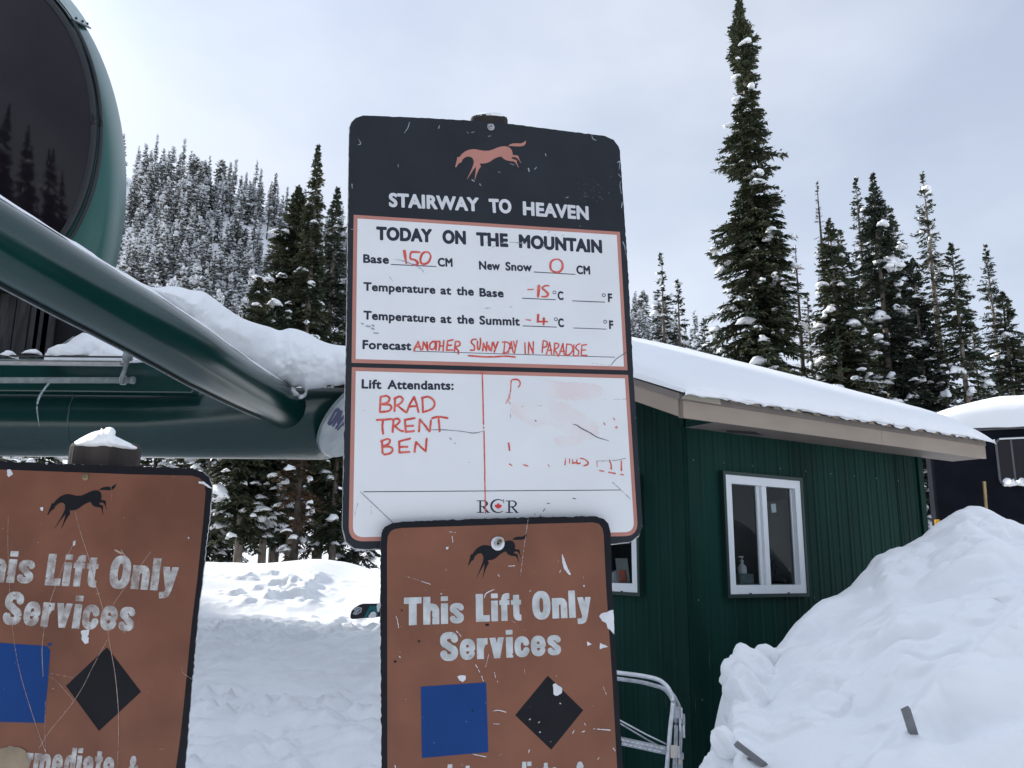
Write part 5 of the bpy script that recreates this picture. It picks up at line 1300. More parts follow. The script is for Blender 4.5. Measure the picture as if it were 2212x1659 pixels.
# end cap plate with lettering
ms = unit(np.cross(nd, cam2w(.78, -.62, 0))); 
Vd = unit(cam2w(.62, .78, 0)-nd*np.dot(cam2w(.62, .78, 0), nd)); Ud = unit(np.cross(Vd, nd)); 
Bd = Board(dc, Ud, Vd); RD = .715
circ = [(RD*math.cos(2*math.pi*k/72), RD*math.sin(2*math.pi*k/72)) for k in range(72)]
M_disc = mat('white_end_cap', (.40, .44, .46), .25, var=.12, scale=3, spec=.5)
cap = bpy.data.objects.new('end_cap', None); COL.objects.link(cap); cap.parent = st; cap.location = tuple(dc-np.array(st.location))
def adc(o): o.parent = cap; o.matrix_parent_inverse = Matrix.Translation(-Vector(dc)); return o
Bd2 = Board(Bd.P([(0, 0)], .05)[0], Ud, Vd)
def plain(o): return adc(o)
uvs = np.array(circ)
o = mesh('cap_plate', np.concatenate([Bd2.P(uvs*.97, .03), Bd2.P(uvs, 0), Bd2.P(uvs, -.06)]), [tuple(range(72))]+[(i, 72+i, 72+(i+1) % 72, (i+1) % 72) for i in range(72)]+[(72+i, 144+i, 144+(i+1) % 72, 72+(i+1) % 72) for i in range(72)], [M_disc]); adc(o)
o = mesh('cap_rim', np.concatenate([Bd2.P(uvs*1.01, -.03), Bd2.P(uvs*1.01, -.07)]), [tuple(range(72))]+[(i, 72+i, 72+(i+1) % 72, (i+1) % 72) for i in range(72)], [M_galv]); adc(o)
z5 = lambda x, y: (603.5+x/7.559, 795.5+y/7.559)
Bt = Board(Bd2.P([(0, 0)], .033)[0], Ud, Vd)
M_blue = mat('blue_lettering', (.012, .022, .13), .45)
LT = [[(920, 685), (812, 885)], [(975, 705), (850, 905)], [(920, 685), (945, 680), (975, 705)], [(812, 885), (830, 905), (850, 905)], [(1010, 715), (885, 930)], [(1010, 715), (965, 880)], [(965, 880), (1075, 760)], [(1075, 760), (935, 965)], [(1130, 800), (965, 990)], [(1130, 800), (1075, 1035)], [(1045, 910), (1095, 930)]]
ppm = None
def fnl(G):
    return sdf_strokes(G, LTs)
LTs = [(Bt.uv([z5(*p) for p in s_]), .030) for s_ in LT]
al = np.concatenate([u for u, _ in LTs]); V, Fc = march(fnl, (al[:, 0].min()-.06, al[:, 1].min()-.06, al[:, 0].max()+.06, al[:, 1].max()+.06), .008)
adc(mesh('cap_lettering', Bt.P(np.array(V), .0), Fc, M_blue))

# ------------------------------------------------------------------ posts and signs
M_post = mat('weathered_post', (0.022, 0.020, 0.022), 0.85, scale=14, col2=(0.075, 0.062, 0.055), bump=.9, bscale=26, stretch=(1, 1, .12), bdist=.006)
M_navy = mat('black_sign_print', (0.016, 0.020, 0.027), 0.5, var=.12, scale=9, spec=.22, bump=.03, bscale=60, bdist=.001)
M_ink = mat('dark_lettering', (0.022, 0.027, 0.045), 0.5, var=.05, scale=20)
M_terra = mat('terracotta_print', (0.42, 0.19, 0.155), 0.5, var=.06, scale=7)
M_panel = mat('white_marker_board', (0.66, 0.68, 0.71), 0.34, var=.03, scale=6, spec=.4)
M_lett_worn = mat('worn_pale_lettering', (0.23, 0.19, 0.18), 0.6, scale=55, col2=(0.50, 0.52, 0.53), detail=9)
M_lett_b = mat('mottled_pale_lettering', (0.36, 0.385, 0.40), 0.6, scale=40, col2=(0.52, 0.55, 0.57), detail=9)
M_lett = mat('pale_lettering', (0.55, 0.57, 0.61), 0.5, var=.05, scale=30)
M_brown = mat('brown_sign_print', (0.18, 0.070, 0.041), 0.48, var=.13, scale=9, spec=.3, detail=8)
M_brown2 = mat('faded_brown_sign_print', (0.155, 0.062, 0.038), 0.5, var=.18, scale=9, spec=.3, detail=8)
M_black2 = mat('black_border_print', (0.008, 0.009, 0.013), 0.55, var=.15, scale=14, spec=.15)
M_blue2 = mat('blue_square_print', (0.003, 0.038, 0.17), 0.55, var=.06, scale=8, spec=.18)
M_edge = mat('chipped_aluminium_edge', (.42, .43, .45), .5, var=.3, scale=60)
M_chip = mat('bare_chip', (.58, .60, .64), .5, var=.08, scale=40)
M_scratch = mat('fine_scratch', (.36, .27, .23), .6, var=.2, scale=80)
M_scratch_d = mat('grey_scratch', (.28, .30, .35), .6, var=.3, scale=80)
M_scratch_k = mat('dark_scratch', (.10, .11, .14), .6, var=.4, scale=90)
M_scratch_l = mat('light_scratch', (.24, .27, .32), .6, var=.3, scale=80)
M_red = mat('red_marker', (.50, .055, .040), .5, scale=70, col2=(.62, .14, .11), detail=3)
M_redf = mat('faded_red_marker', (.62, .26, .22), .5, scale=90, col2=(.66, .42, .40), detail=4)
M_smear = mat('wiped_marker_smear', (.655, .59, .61), .4, scale=14, col2=(.66, .675, .70), detail=6)
M_leaf = mat('red_leaf_print', (.60, .04, .045), .5)
M_steel = mat('zinc_hardware', (.42, .43, .44), .38, metal=.7, var=.15, scale=60)
M_brass = mat('brassy_bolt', (.22, .19, .12), .4, metal=.6, var=.3, scale=90)
r1 = Zf(1340, 420, 1.8033); r2 = Zf(1340, 1300, 1.8033); r3 = Zf(1340, 2000, 1.6199); r4 = Zf(0, 1600, 1.1656)
k2 = Zf(1340, 780, 3.191); k3 = Zf(1900, 780, 3.19); k4 = Zf(1340, 1280, 2.861); k5 = Zf(1900, 1400, 2.1266)

A = Board(hit(1060, 715, CAM+cam2w(0, 0, 1.80), _F), cam2w(8101, -175, 1800), cam2w(-231, 7862, 1800))
pA = A.O.copy()
c2 = hit(1070, 1150, A.O, A.N)+A.N*.022
Vv = cam2w(853-1106, 829.5+6750, 1800); Uv = cam2w(9200-1106, 829.5-915, 1800)
B = Board(c2, Uv, Vv)
Cb = Board(CAM+ray(230, 1330)*1.55, cam2w(1, -.05, -.12), cam2w(.09, 1, .20))

def post(name, label, p_top, rad, zbot, snow, seed, fac=26, sq=1.0):
    rng = np.random.default_rng(seed); t = thing(name, label, 'post', (p_top[0], p_top[1], zbot))
    n = 72; zz = np.concatenate([np.linspace(zbot, p_top[2]-.06, 10), [p_top[2]-.02, p_top[2]-.006, p_top[2]]]); V = []
    for k, z in enumerate(zz):
        for j in range(n):
            a = 2*math.pi*j/n; r_ = rad*(1+.035*(fbm(j*.9, 0, 2, seed)-.5)+.10*(-(np.clip(.42-float(fbm(j*1.7, z*.8, 2, seed+3)), 0, .3))))
            if k >= len(zz)-2: r_ *= (.985 if k == len(zz)-2 else .93)
            V.append((p_top[0]+r_*math.cos(a), p_top[1]+r_*sq*math.sin(a), z+(0.004*(float(fbm(j*.8, 3, 2, seed+5))-.5) if k >= len(zz)-2 else 0)))
    V = np.array(V); Fc = [(i*n+j, i*n+(j+1) % n, (i+1)*n+(j+1) % n, (i+1)*n+j) for i in range(len(zz)-1) for j in range(n)]
    ctr = len(V); V = np.vstack([V, [p_top[0], p_top[1], p_top[2]-.002]]); Fc += [((len(zz)-1)*n+j, (len(zz)-1)*n+(j+1) % n, ctr) for j in range(n)]
    adopt(mesh('timber', V, Fc, M_post), t); return t
# post of the centre signs: its top shows over the information board
pt = at(1058, 247, A.O[1]+.10); 
rC = (1100-1015)/2/1800*pt[1]/math.cos(.0)*1.0
rC *= 1.02; topz = float(at(1058, 246, A.O[1]+.036)[2])
zc = at(1058, 640, A.O[1]+.0)
post('sign_post', 'dark weathered round timber post carrying the information board', (pt[0], A.O[1]+.035+rC*.4, topz), rC, -.6, None, 5, sq=.4)
prof_s = [(1028, 252), (1032, 247), (1042, 243.5), (1055, 242), (1068, 242.5), (1078, 244), (1086, 248), (1088, 252), (1060, 254)]
ps1 = pillow('post_cap_snow', prof_s, A.O[1]+.05, rC*.35, M_snow_soft, n=50, seed=130, R_=8, rough=.04); tag(ps1, 'thin cap of snow on top of the centre sign post', 'snow cap')
# post of the left sign
pl = Cb.P(Cb.uv([(226, 1010)]), 0)[0]; rL = (303-148)/2/1800*(pl[1])*1.01
pcx = at(226, 985, pl[1]+.05+rL*.45)
topl = float(at(226, 957, pl[1]+.06)[2])
post('sign_post', 'wide dark weathered timber post behind the left brown sign', (pcx[0], pcx[1], topl), rL*1.02, -.6, None, 8, sq=.45)
outl_ = [(160, 962), (163, 955), (173, 946), (187, 939), (205, 931), (216, 928), (220, 925), (224, 928), (229, 924), (236, 923), (244, 925), (250, 931), (251, 938), (249, 944), (256, 948), (270, 955), (284, 962), (290, 966), (250, 972), (200, 970)]
outl_ = [(160, 957), (168, 950), (180, 943), (196, 935), (208, 931), (217, 929), (219, 925), (225, 928), (229, 924), (238, 922.5), (246, 926), (250, 933), (249, 941), (258, 946), (272, 953), (286, 960), (297, 967), (286, 972), (226, 972), (170, 968)]
ps2 = pillow('post_cap_snow', outl_, pcx[1]-.005, rL*.5, M_snow_soft, n=80, seed=134, R_=22, rough=.05); tag(ps2, 'peaked heap of snow on the wide left sign post', 'snow cap')

# ---- information board
ib = thing('information_board', 'large black and white information board with red marker writing on the centre post', 'sign', A.P([(0, -.4)])[0])
outA = r1([(62, 300), (65, 150), (80, 110), (110, 80), (160, 62), (500, 75), (900, 97), (1000, 104), (1080, 112), (1200, 122), (1500, 160), (1880, 208), (1940, 235), (1975, 280), (1985, 310), (2005, 600), (2040, 1100), (2065, 1600)]) + r2([(2080, 300), (2105, 700), (2135, 1200), (2146, 1380), (2120, 1460), (2050, 1505), (1925, 1518), (180, 1555), (100, 1550), (40, 1500), (15, 1400), (35, 400), (44, 60)])
uvA = A.uv(outA)
rngc = np.random.default_rng(3)
def rough_edge(uv, step=.012, amp=.0008, seed=0):
    out = []
    rr = np.random.default_rng(seed)
    n = len(uv)
    for i in range(n):
        a, b = uv[i], uv[(i+1) % n]; L_ = np.linalg.norm(b-a); k = max(1, int(L_/step)); d = (b-a)/max(L_, 1e-9); nn = np.array([-d[1], d[0]])
        for j in range(k): out.append(a+(b-a)*j/k+nn*rr.normal(0, amp)*(1 if j else .3))
    return np.array(out)
A.plate('board', rough_edge(uvA[::-1], .008, .0005, 1), .0035, M_navy, M_edge, ib)
outAw = uvA.mean(0)+(uvA-uvA.mean(0))*1.0035
bk = A.plate('backing_edge', outAw[::-1], .0012, M_edge, M_edge, ib)
for v in bk.data.vertices: v.co = Vector(np.array(v.co)-A.N*.0036)
def rquad(pts, r, corners, n=7):
    """round the chosen corners of a uv polygon"""
    out = []; m_ = len(pts)
    for i in range(m_):
        p = pts[i]; 
        if i not in corners: out.append(p); continue
        a = unit(pts[i-1]-p); b = unit(pts[(i+1) % m_]-p)
        s = p+a*r; e_ = p+b*r
        for k in range(n+1): t = k/n; out.append((1-t)**2*s+2*t*(1-t)*p+t*t*e_)
    return np.array(out)
q1 = A.uv([(764, 464), (1339, 501), (1355.6, 799.9), (759.4, 783.8)])
A.poly('border_stripe', q1, .0003, M_terra, ib)
def inset(q, d):
    n = len(q); ctr = q.mean(0); out = []
    for i in range(n):
        a = unit(q[i-1]-q[i]); b = unit(q[(i+1) % n]-q[i]); s = abs(a[0]*b[1]-a[1]*b[0]); out.append(q[i]+(a+b)*d/max(s, .2))
    return np.array(out)
dS = float(A.uv([(764, 600)])[0][0]-A.uv([(772.5, 600)])[0][0]); dS = abs(dS)
A.poly('marker_panel', inset(q1, dS), .0006, M_panel, ib)
q2 = A.uv([(760, 793.2), (1356.6, 810), (1378.5, 1157.6), (752.6, 1170.0)])
A.poly('border_stripe', rquad(q2, .030, (2, 3)), .0003, M_terra, ib)
A.poly('marker_panel', rquad(inset(q2, dS), .022, (2, 3)), .0006, M_panel, ib)
HORSE = [(380, 735), (388, 690), (400, 640), (420, 560), (422, 528), (435, 508), (447, 530), (470, 515), (520, 455), (590, 400), (660, 370), (740, 355), (830, 362), (900, 378), (980, 390), (1080, 388), (1160, 365), (1240, 330), (1330, 302), (1400, 295), (1460, 302), (1510, 325), (1550, 370), (1568, 420), (1570, 470), (1600, 478), (1685, 490), (1705, 545), (1720, 590), (1760, 650), (1735, 635), (1700, 580), (1660, 540), (1610, 520), (1550, 525), (1550, 548), (1600, 568), (1650, 580), (1665, 650), (1705, 755), (1680, 725), (1645, 655), (1600, 612), (1530, 605), (1450, 590), (1390, 560), (1335, 508), (1270, 520), (1190, 555), (1110, 610), (1040, 642), (960, 655), (888, 655), (915, 715), (870, 780), (830, 870), (790, 990), (781, 985), (800, 870), (812, 715), (770, 770), (720, 840), (680, 900), (630, 987), (626, 975), (690, 840), (730, 750), (765, 650), (763, 590), (740, 545), (700, 515), (650, 508), (590, 525), (525, 575), (520, 615), (490, 640), (460, 645), (430, 690), (405, 725)]
TAIL = [(1475, 290), (1520, 255), (1580, 238), (1660, 235), (1740, 238), (1800, 215), (1835, 185), (1845, 172), (1848, 200), (1840, 245), (1800, 285), (1730, 300), (1640, 298), (1550, 292)]
zh = Zf(1720, 520, 5.267)
def horse(Bd_, T_, m, parent, off=.0006, wear=0):
    h = Bd_.uv(T_(HORSE)); t_ = Bd_.uv(T_(TAIL)); al = np.concatenate([h, t_])
    def fn(G):
        S = np.minimum(sdf_poly(G, [h]), sdf_poly(G, [t_]))
        if wear: S = np.maximum(S, (fbm(G[:, 0]*260, G[:, 1]*260, 3, 8)-wear)*.02)
        return S
    return Bd_.decal('horse_emblem', fn, (al[:, 0].min()-.003, al[:, 1].min()-.003, al[:, 0].max()+.003, al[:, 1].max()+.003), off, m, parent, .0008)
horse(A, zh, M_terra, ib, .0004)
O1, O2 = .0009, .0012
def FW(txt, L_, R_, cap, zoom, m=M_ink, bold=.064, off=O1, nm='lettering', space=1.06):
    a, b = zoom([L_, R_]); s = abs(zoom([(0, 0), (0, 1)])[1][1]-zoom([(0, 0), (0, 1)])[0][1])
    return font_word(A, nm, txt, a, b, cap*s, bold, off, m, ib, space)
FW('STAIRWAY', (345, 712), (985, 745), 100, r1, M_lett, .056, .0005); FW('TO', (1058, 754), (1218, 759), 100, r1, M_lett, .056, .0005); FW('HEAVEN', (1297, 771), (1765, 806), 99, r1, M_lett, .056, .0005)
FW('TODAY', (255, 948), (652, 966), 97, r1); FW('ON', (725, 973), (893, 981), 98, r1); FW('THE', (967, 990), (1193, 999), 98, r1); FW('MOUNTAIN', (1268, 1004), (1860, 1043), 97, r1)
bd = .050
FW('Base', (162, 1110), (345, 1118), 62, r1, bold=bd); FW('CM', (692, 1136), (798, 1139), 62, r1, bold=bd); FW('New', (985, 1158), (1135, 1163), 62, r1, bold=bd); FW('Snow', (1173, 1165), (1361, 1172), 62, r1, bold=bd); FW('CM', (1677, 1190), (1775, 1194), 62, r1, bold=bd)
FW('Temperature', (163, 1308), (675, 1331), 62, r1, bold=bd); FW('at', (710, 1334), (788, 1338), 62, r1, bold=bd); FW('the', (825, 1339), (948, 1344), 62, r1, bold=bd); FW('Base', (988, 1350), (1160, 1356), 62, r1, bold=bd); FW('C', (1543, 1373), (1585, 1375), 62, r1, bold=bd); FW('F', (1900, 1388), (1931, 1390), 62, r1, bold=bd)
FW('Temperature', (163, 1512), (675, 1536), 63, r1, bold=bd); FW('at', (711, 1537), (790, 1540), 63, r1, bold=bd); FW('the', (827, 1541), (950, 1545), 63, r1, bold=bd); FW('Summit', (988, 1548), (1275, 1557), 63, r1, bold=bd); FW('C', (1547, 1566), (1588, 1567), 62, r1, bold=bd); FW('F', (1908, 1580), (1939, 1582), 62, r1, bold=bd)
FW('Forecast', (157, 135), (504, 145), 65, r2, bold=bd); FW('Lift', (150, 415), (292, 419), 66, r2, bold=bd); FW('Attendants:', (334, 420), (805, 426), 66, r2, bold=bd)
def SD(nm, lst, z, m=M_ink, off=O1, smooth=True, rough=0.0, cell=.0009, Bd_=None, par=None, seed=0):
    s = abs(z([(0, 0), (0, 1)])[1][1]-z([(0, 0), (0, 1)])[0][1])
    return strokes_decal(Bd_ or A, nm, [(z(p), (r_*s if np.isscalar(r_) else [q*s for q in r_])) for p, r_ in lst], off, m, par or ib, cell, smooth, rough, seed)
circ_ = lambda x, y, r_: [(x+r_*math.cos(t), y+r_*math.sin(t)) for t in np.linspace(0, 2*math.pi, 14)]
for x_, y_ in ((1520, 1320), (1870, 1340), (1530, 1510), (1880, 1528)): SD('degree_ring', [(circ_(x_, y_, 11), 2.6)], r1, smooth=False)
for p_, q_, z_ in (((638, 835), (1202, 862), k2), ((645, 930), (1162, 960), k3), ((500, 1260), (915, 1278), k3), ((1130, 1292), (1535, 1309), k3), ((508, 1607), (928, 1622), k3), ((1143, 1632), (1552, 1647), k3)): SD('rule_line', [([p_, q_], 5.6)], z_, smooth=False)
SD('rule_line', [([(520, 150), (1948, 193)], 2.3)], r2, smooth=False); SD('rule_line', [([(167, 1148), (1990, 1135)], 2.8)], r2, smooth=False)
# logo letters
lg = []
for dx in (0, 205):
    dy = 0 if dx == 0 else 1
    lg += [([(993+dx, 1214+dy), (993+dx, 1292+dy)], 6.5), ([(968+dx, 1212+dy), (1012+dx, 1212+dy)], 2.6), ([(970+dx, 1294+dy), (1018+dx, 1294+dy)], 2.6),
           (spline([(1000+dx, 1212+dy), (1028+dx, 1214+dy), (1042+dx, 1232+dy), (1028+dx, 1251+dy), (1000+dx, 1254+dy)], 5).tolist(), [2.5, 4, 7, 4, 2.5]), ([(1013+dx, 1254+dy), (1046+dx, 1291+dy)], [5, 6.5]), ([(1040+dx, 1294+dy), (1060+dx, 1295+dy)], 2.4)]
tC = np.radians(np.linspace(-52, -308, 26)); cp = [(1121+50*math.cos(t), 1249+46*math.sin(t)) for t in tC]
lg += [(cp, [3, 3, 4, 6, 7, 7.5, 7, 6, 4, 3, 2.5]), ([(1158, 1203), (1161, 1228)], 2.4)]
SD('logo_lettering', lg, r2, smooth=False, cell=.0007)
LEAF = [(0, -26), (5, -17), (11, -20), (9, -7), (17, -14), (19, -9), (27, -10), (24, -2), (28, 1), (15, 11), (17, 16), (2, 14), (2, 26), (-2, 26), (-2, 14), (-17, 16), (-15, 11), (-28, 1), (-24, -2), (-27, -10), (-19, -9), (-17, -14), (-9, -7), (-11, -20), (-5, -17)]
lv = A.uv(r2([(1121+x*.95, 1250+y*.95) for x, y in LEAF])); A.decal('leaf_emblem', lambda G: sdf_poly(G, [lv]), (lv[:, 0].min()-.002, lv[:, 1].min()-.002, lv[:, 0].max()+.002, lv[:, 1].max()+.002), O2, M_leaf, ib, .0006)
# marker writing
w2, w4 = 16, 12.5
SD('marker_writing', [([(805, 668), (815, 740), (830, 822)], [20, 18, 12]), ([(1000, 683), (940, 680), (888, 688), (880, 762), (935, 778), (972, 812), (955, 842), (905, 835)], [11, 15, 13, 13, 16, 16, 9]), ([(1050, 682), (1108, 685), (1135, 740), (1105, 808), (1050, 832), (1012, 812), (1008, 760), (1028, 705), (1062, 682)], [13, 10, 16, 15, 15, 13])], k2, M_red, O2, rough=.0006)
SD('marker_writing', [([(880, 785), (920, 770), (965, 778), (1000, 820), (1000, 885), (960, 930), (905, 930), (860, 900), (850, 840), (868, 795), (905, 772)], [13, 9, 12, 17, 15, 13, 14, 15, 10])], k3, M_red, O2, rough=.0006)
SD('marker_writing', [([(565, 1152), (635, 1148)], 8), ([(706, 1108), (702, 1170), (696, 1240)], [20, 21, 15]), ([(833, 1105), (790, 1103), (748, 1132), (790, 1170), (822, 1205), (798, 1238), (740, 1240)], [9, 12, 13, 17, 15, 9])], k3, M_red, O2, rough=.0006)
SD('marker_writing', [([(540, 1530), (600, 1536)], [6, 10]), ([(698, 1470), (692, 1556)], [17, 14]), ([(692, 1556), (750, 1552), (815, 1554)], [12, 11, 9]), ([(770, 1515), (765, 1590)], [16, 13])], k3, M_red, O2, smooth=False, rough=.0006)
fz = 9.5
ANO = [[(828, 292), (850, 238), (878, 186)], [(878, 186), (890, 235), (905, 280)], [(848, 250), (900, 243)], [(925, 278), (937, 192)], [(937, 192), (985, 285)], [(985, 285), (975, 195)], [(1042, 188), (1012, 215), (1010, 262), (1042, 275), (1070, 238), (1062, 195), (1040, 186)], [(1045, 185), (1120, 186)], [(1085, 188), (1075, 282)], [(1122, 195), (1112, 285)], [(1115, 238), (1160, 236)], [(1165, 180), (1158, 290)], [(1268, 168), (1208, 180)], [(1208, 180), (1198, 285)], [(1198, 285), (1262, 283)], [(1202, 232), (1250, 228)], [(1285, 298), (1297, 188)], [(1297, 188), (1340, 190), (1345, 228), (1292, 252)], [(1292, 252), (1330, 295), (1330, 325)],
       [(1530, 162), (1490, 166), (1476, 200), (1508, 235), (1508, 280), (1466, 284)], [(1545, 185), (1545, 262), (1565, 275), (1580, 200), (1576, 152)], [(1603, 290), (1612, 205)], [(1612, 205), (1645, 292)], [(1645, 292), (1652, 195)], [(1678, 285), (1668, 232)], [(1668, 232), (1700, 292)], [(1700, 292), (1712, 205)], [(1722, 195), (1738, 252)], [(1775, 192), (1732, 305)]]
SD('marker_writing', [(p, fz) for p in ANO], k4, M_red, O2, rough=.0007, seed=4)
DAY = [[(1168, 82), (1160, 165)], [(1150, 86), (1192, 90), (1205, 120), (1185, 155), (1155, 166)], [(1192, 162), (1213, 82)], [(1213, 82), (1226, 158)], [(1198, 130), (1222, 128)], [(1228, 80), (1240, 122)], [(1255, 76), (1235, 165)],
       [(1310, 90), (1312, 170)], [(1335, 166), (1338, 86)], [(1338, 86), (1368, 166)], [(1368, 166), (1370, 84)], [(1432, 160), (1440, 76)], [(1440, 76), (1466, 84), (1464, 114), (1438, 126)], [(1462, 176), (1486, 88)], [(1486, 88), (1500, 176)], [(1470, 146), (1498, 142)], [(1515, 176), (1522, 92)], [(1522, 92), (1548, 100), (1546, 122), (1520, 138)], [(1520, 138), (1548, 186)], [(1552, 180), (1580, 96)], [(1580, 96), (1590, 180)], [(1558, 152), (1590, 150)], [(1600, 180), (1607, 100)], [(1607, 100), (1640, 106), (1650, 140), (1628, 172), (1600, 180)], [(1658, 105), (1655, 180)], [(1700, 98), (1678, 108), (1672, 130), (1692, 150), (1686, 180), (1662, 185)], [(1748, 104), (1714, 108)], [(1714, 108), (1710, 180)], [(1710, 180), (1750, 180)], [(1712, 144), (1742, 142)]]
SD('marker_writing', [(p, 5.2) for p in DAY]+[([(910, 182), (1010, 190), (1100, 190), (1170, 186), (1240, 192)], 6)], r2, M_red, O2, rough=.0007, seed=6)
BR = [[(455, 815), (445, 975)], [(452, 812), (520, 800), (555, 830), (530, 872), (462, 895)], [(462, 895), (555, 900), (575, 938), (540, 970), (450, 982)], [(618, 820), (610, 970)], [(608, 832), (668, 806), (704, 835), (680, 880), (620, 915)], [(640, 905), (700, 955), (738, 985)], [(748, 985), (785, 890), (832, 810)], [(832, 810), (862, 900), (880, 982)], [(770, 922), (862, 912)], [(925, 828), (930, 975)], [(918, 822), (990, 810), (1050, 850), (1060, 905), (1020, 952), (930, 982)]]
TR = [[(412, 1070), (490, 1068), (572, 1060)], [(482, 1065), (474, 1150), (482, 1225)], [(600, 1062), (588, 1205)], [(590, 1072), (640, 1055), (670, 1078), (650, 1112), (600, 1145)], [(618, 1142), (668, 1185), (706, 1196)], [(835, 1050), (725, 1070)], [(727, 1070), (737, 1205)], [(737, 1205), (830, 1196)], [(735, 1142), (820, 1135)], [(895, 1065), (886, 1200)], [(895, 1065), (955, 1135), (1002, 1200)], [(1020, 1075), (1008, 1196)], [(1035, 1050), (1110, 1035), (1205, 1048)], [(1105, 1045), (1112, 1110), (1118, 1196)]]
BN = [[(470, 1300), (475, 1442)], [(458, 1312), (528, 1285), (560, 1302), (540, 1342), (476, 1370)], [(476, 1370), (565, 1375), (588, 1410), (560, 1446), (492, 1460)], [(785, 1280), (662, 1312)], [(664, 1312), (665, 1436)], [(665, 1436), (776, 1430)], [(668, 1374), (755, 1372)], [(852, 1320), (836, 1430)], [(854, 1318), (910, 1378), (955, 1416)], [(972, 1280), (962, 1422)]]
SD('marker_writing', [(p, 11.5) for p in BR], k4, M_red, O2, rough=.0009, seed=7)
SD('marker_writing', [(p, 11.5) for p in TR], k4, M_red, O2, rough=.0009, seed=8)
SD('marker_writing', [(p, 11.5) for p in BN], k4, M_red, O2, rough=.0009, seed=9)
SD('marker_line', [([(1598, 536), (1603, 700), (1608, 900), (1612, 1120)], 7.5), ([(1613, 1145), (1613, 1165)], 6), ([(1617, 1195), (1622, 1450), (1628, 1700)], 7), ([(1626, 1690), (1635, 2118)], 6.5)], k4, M_red, O2, smooth=False, rough=.0006)
# half wiped marks on the right
SD('wiped_smear', [([(290, 450), (450, 500), (600, 480), (760, 560), (900, 620)], [60, 90, 110, 110, 80]), ([(560, 280), (760, 300), (950, 300)], [70, 80, 60]), ([(640, 720), (800, 700)], [40, 34])], k5, M_smear, .0008, cell=.002, rough=.012, seed=12)
SD('wiped_marker', [([(226, 335), (215, 370), (192, 405)], [7, 10, 4])], k5, M_redf, O2, rough=.003, seed=13)
SD('marker_writing', [([(228, 330), (236, 280), (240, 215), (272, 200), (306, 212), (314, 245), (296, 268)], [4, 4, 6, 7, 6, 4]), ([(218, 737), (225, 795)], [9, 6]), ([(1093, 520), (1105, 540)], 4.5), ([(1012, 562), (1026, 582)], 4.5), (circ_(1120, 603, 8), 3.5), ([(980, 964), (1016, 970)], 5), ([(1055, 978), (1110, 988)], 5.5), ([(1063, 878), (1075, 915), (1076, 948)], [6, 5, 8]), ([(1161, 885), (1162, 962)], [6, 7]), ([(1155, 995), (1180, 1000)], 5), ([(957, 888), (958, 930)], 3), ([(820, 862), (850, 868), (882, 895), (876, 915), (850, 922)], [6, 4, 7, 5, 7]), ([(694, 862), (690, 915)], [3, 6]), ([(728, 868), (728, 904)], 4), ([(752, 866), (754, 902), (778, 897)], [3, 6, 6]), ([(790, 866), (790, 902), (815, 902)], [3, 6, 7]), ([(222, 908), (245, 922)], [4, 5]), ([(340, 915), (378, 925)], [4, 6]), ([(548, 912), (560, 935)], 2.5)], k5, M_red, O2, rough=.0011, seed=14)
SD('grey_scratch', [([(755, 575), (790, 585), (830, 612), (900, 648), (960, 685), (1055, 714)], [2, 4, 5, 4.5, 4, 2]), ([(958, 885), (1100, 880), (1195, 862)], 2.2), ([(1015, 368), (1120, 370), (1210, 363)], 1.6), ([(232, 490), (234, 520)], 2), ([(225, 390), (232, 408)], 2.5), ([(460, 424), (495, 420)], 2), ([(440, 545), (447, 550)], 5), ([(325, 428), (340, 430)], 2), ([(755, 1195), (778, 1200)], 4), ([(540, 1238), (560, 1238)], 4), ([(507, 1305), (520, 1283)], 3.5), ([(1085, 1060), (1155, 1122), (1240, 1205)], 1.6), ([(430, 1310), (440, 1340)], 2), ([(492, 1325), (478, 1350)], 2)], k5, M_scratch_k, O2+.0001, rough=.0007, seed=15)
SD('grey_scratch', [([(600, 710), (720, 708), (850, 718), (950, 732), (1010, 718)], [1.6, 2.6, 1.6, 3, 1.4]), ([(142, 1148), (375, 1368)], 1.7), ([(100, 1315), (125, 1230)], 1.4), ([(218, 1250), (220, 1310)], 1.4), ([(1775, 235), (1850, 245), (1915, 252)], 1.2), ([(1920, 250), (1960, 205), (2030, 158)], 2.2), ([(775, 765), (788, 778)], 2.4), ([(810, 800), (820, 808)], 1.8), ([(910, 938), (915, 940)], 2.2), ([(160, 570), (182, 572)], 1.4)], r2, M_scratch_k, O2+.0002, rough=.0005, seed=16)
SD('grey_scratch', [([(380, 1087), (440, 1095), (520, 1125), (575, 1155), (600, 1188)], [1.5, 2.5, 3, 2, 1.3]), ([(345, 1205), (372, 1240)], 1.2), ([(1030, 965), (1050, 970)], 2), ([(1055, 1018), (1098, 990)], 1.5), ([(1140, 972), (1180, 972)], 3), ([(1200, 964), (1260, 968), (1330, 980)], [1.5, 3.5, 2]), ([(1430, 995), (1465, 992)], 2.5), ([(1470, 895), (1490, 888)], 2.2), ([(1520, 905), (1528, 915)], 2.2), ([(1575, 920), (1585, 912)], 2.4), ([(1030, 1433), (1065, 1432)], 2.2), ([(1205, 1425), (1220, 1420)], 2.2), ([(150, 1540), (165, 1545)], 4), ([(185, 1560), (210, 1563)], 6), ([(228, 1553), (240, 1560)], 4), ([(225, 1575), (238, 1582)], 6), ([(240, 1608), (268, 1610)], 5), ([(75, 872), (135, 878)], 1.8)], r1, M_scratch_d, O2+.0003, rough=.0012, seed=17)
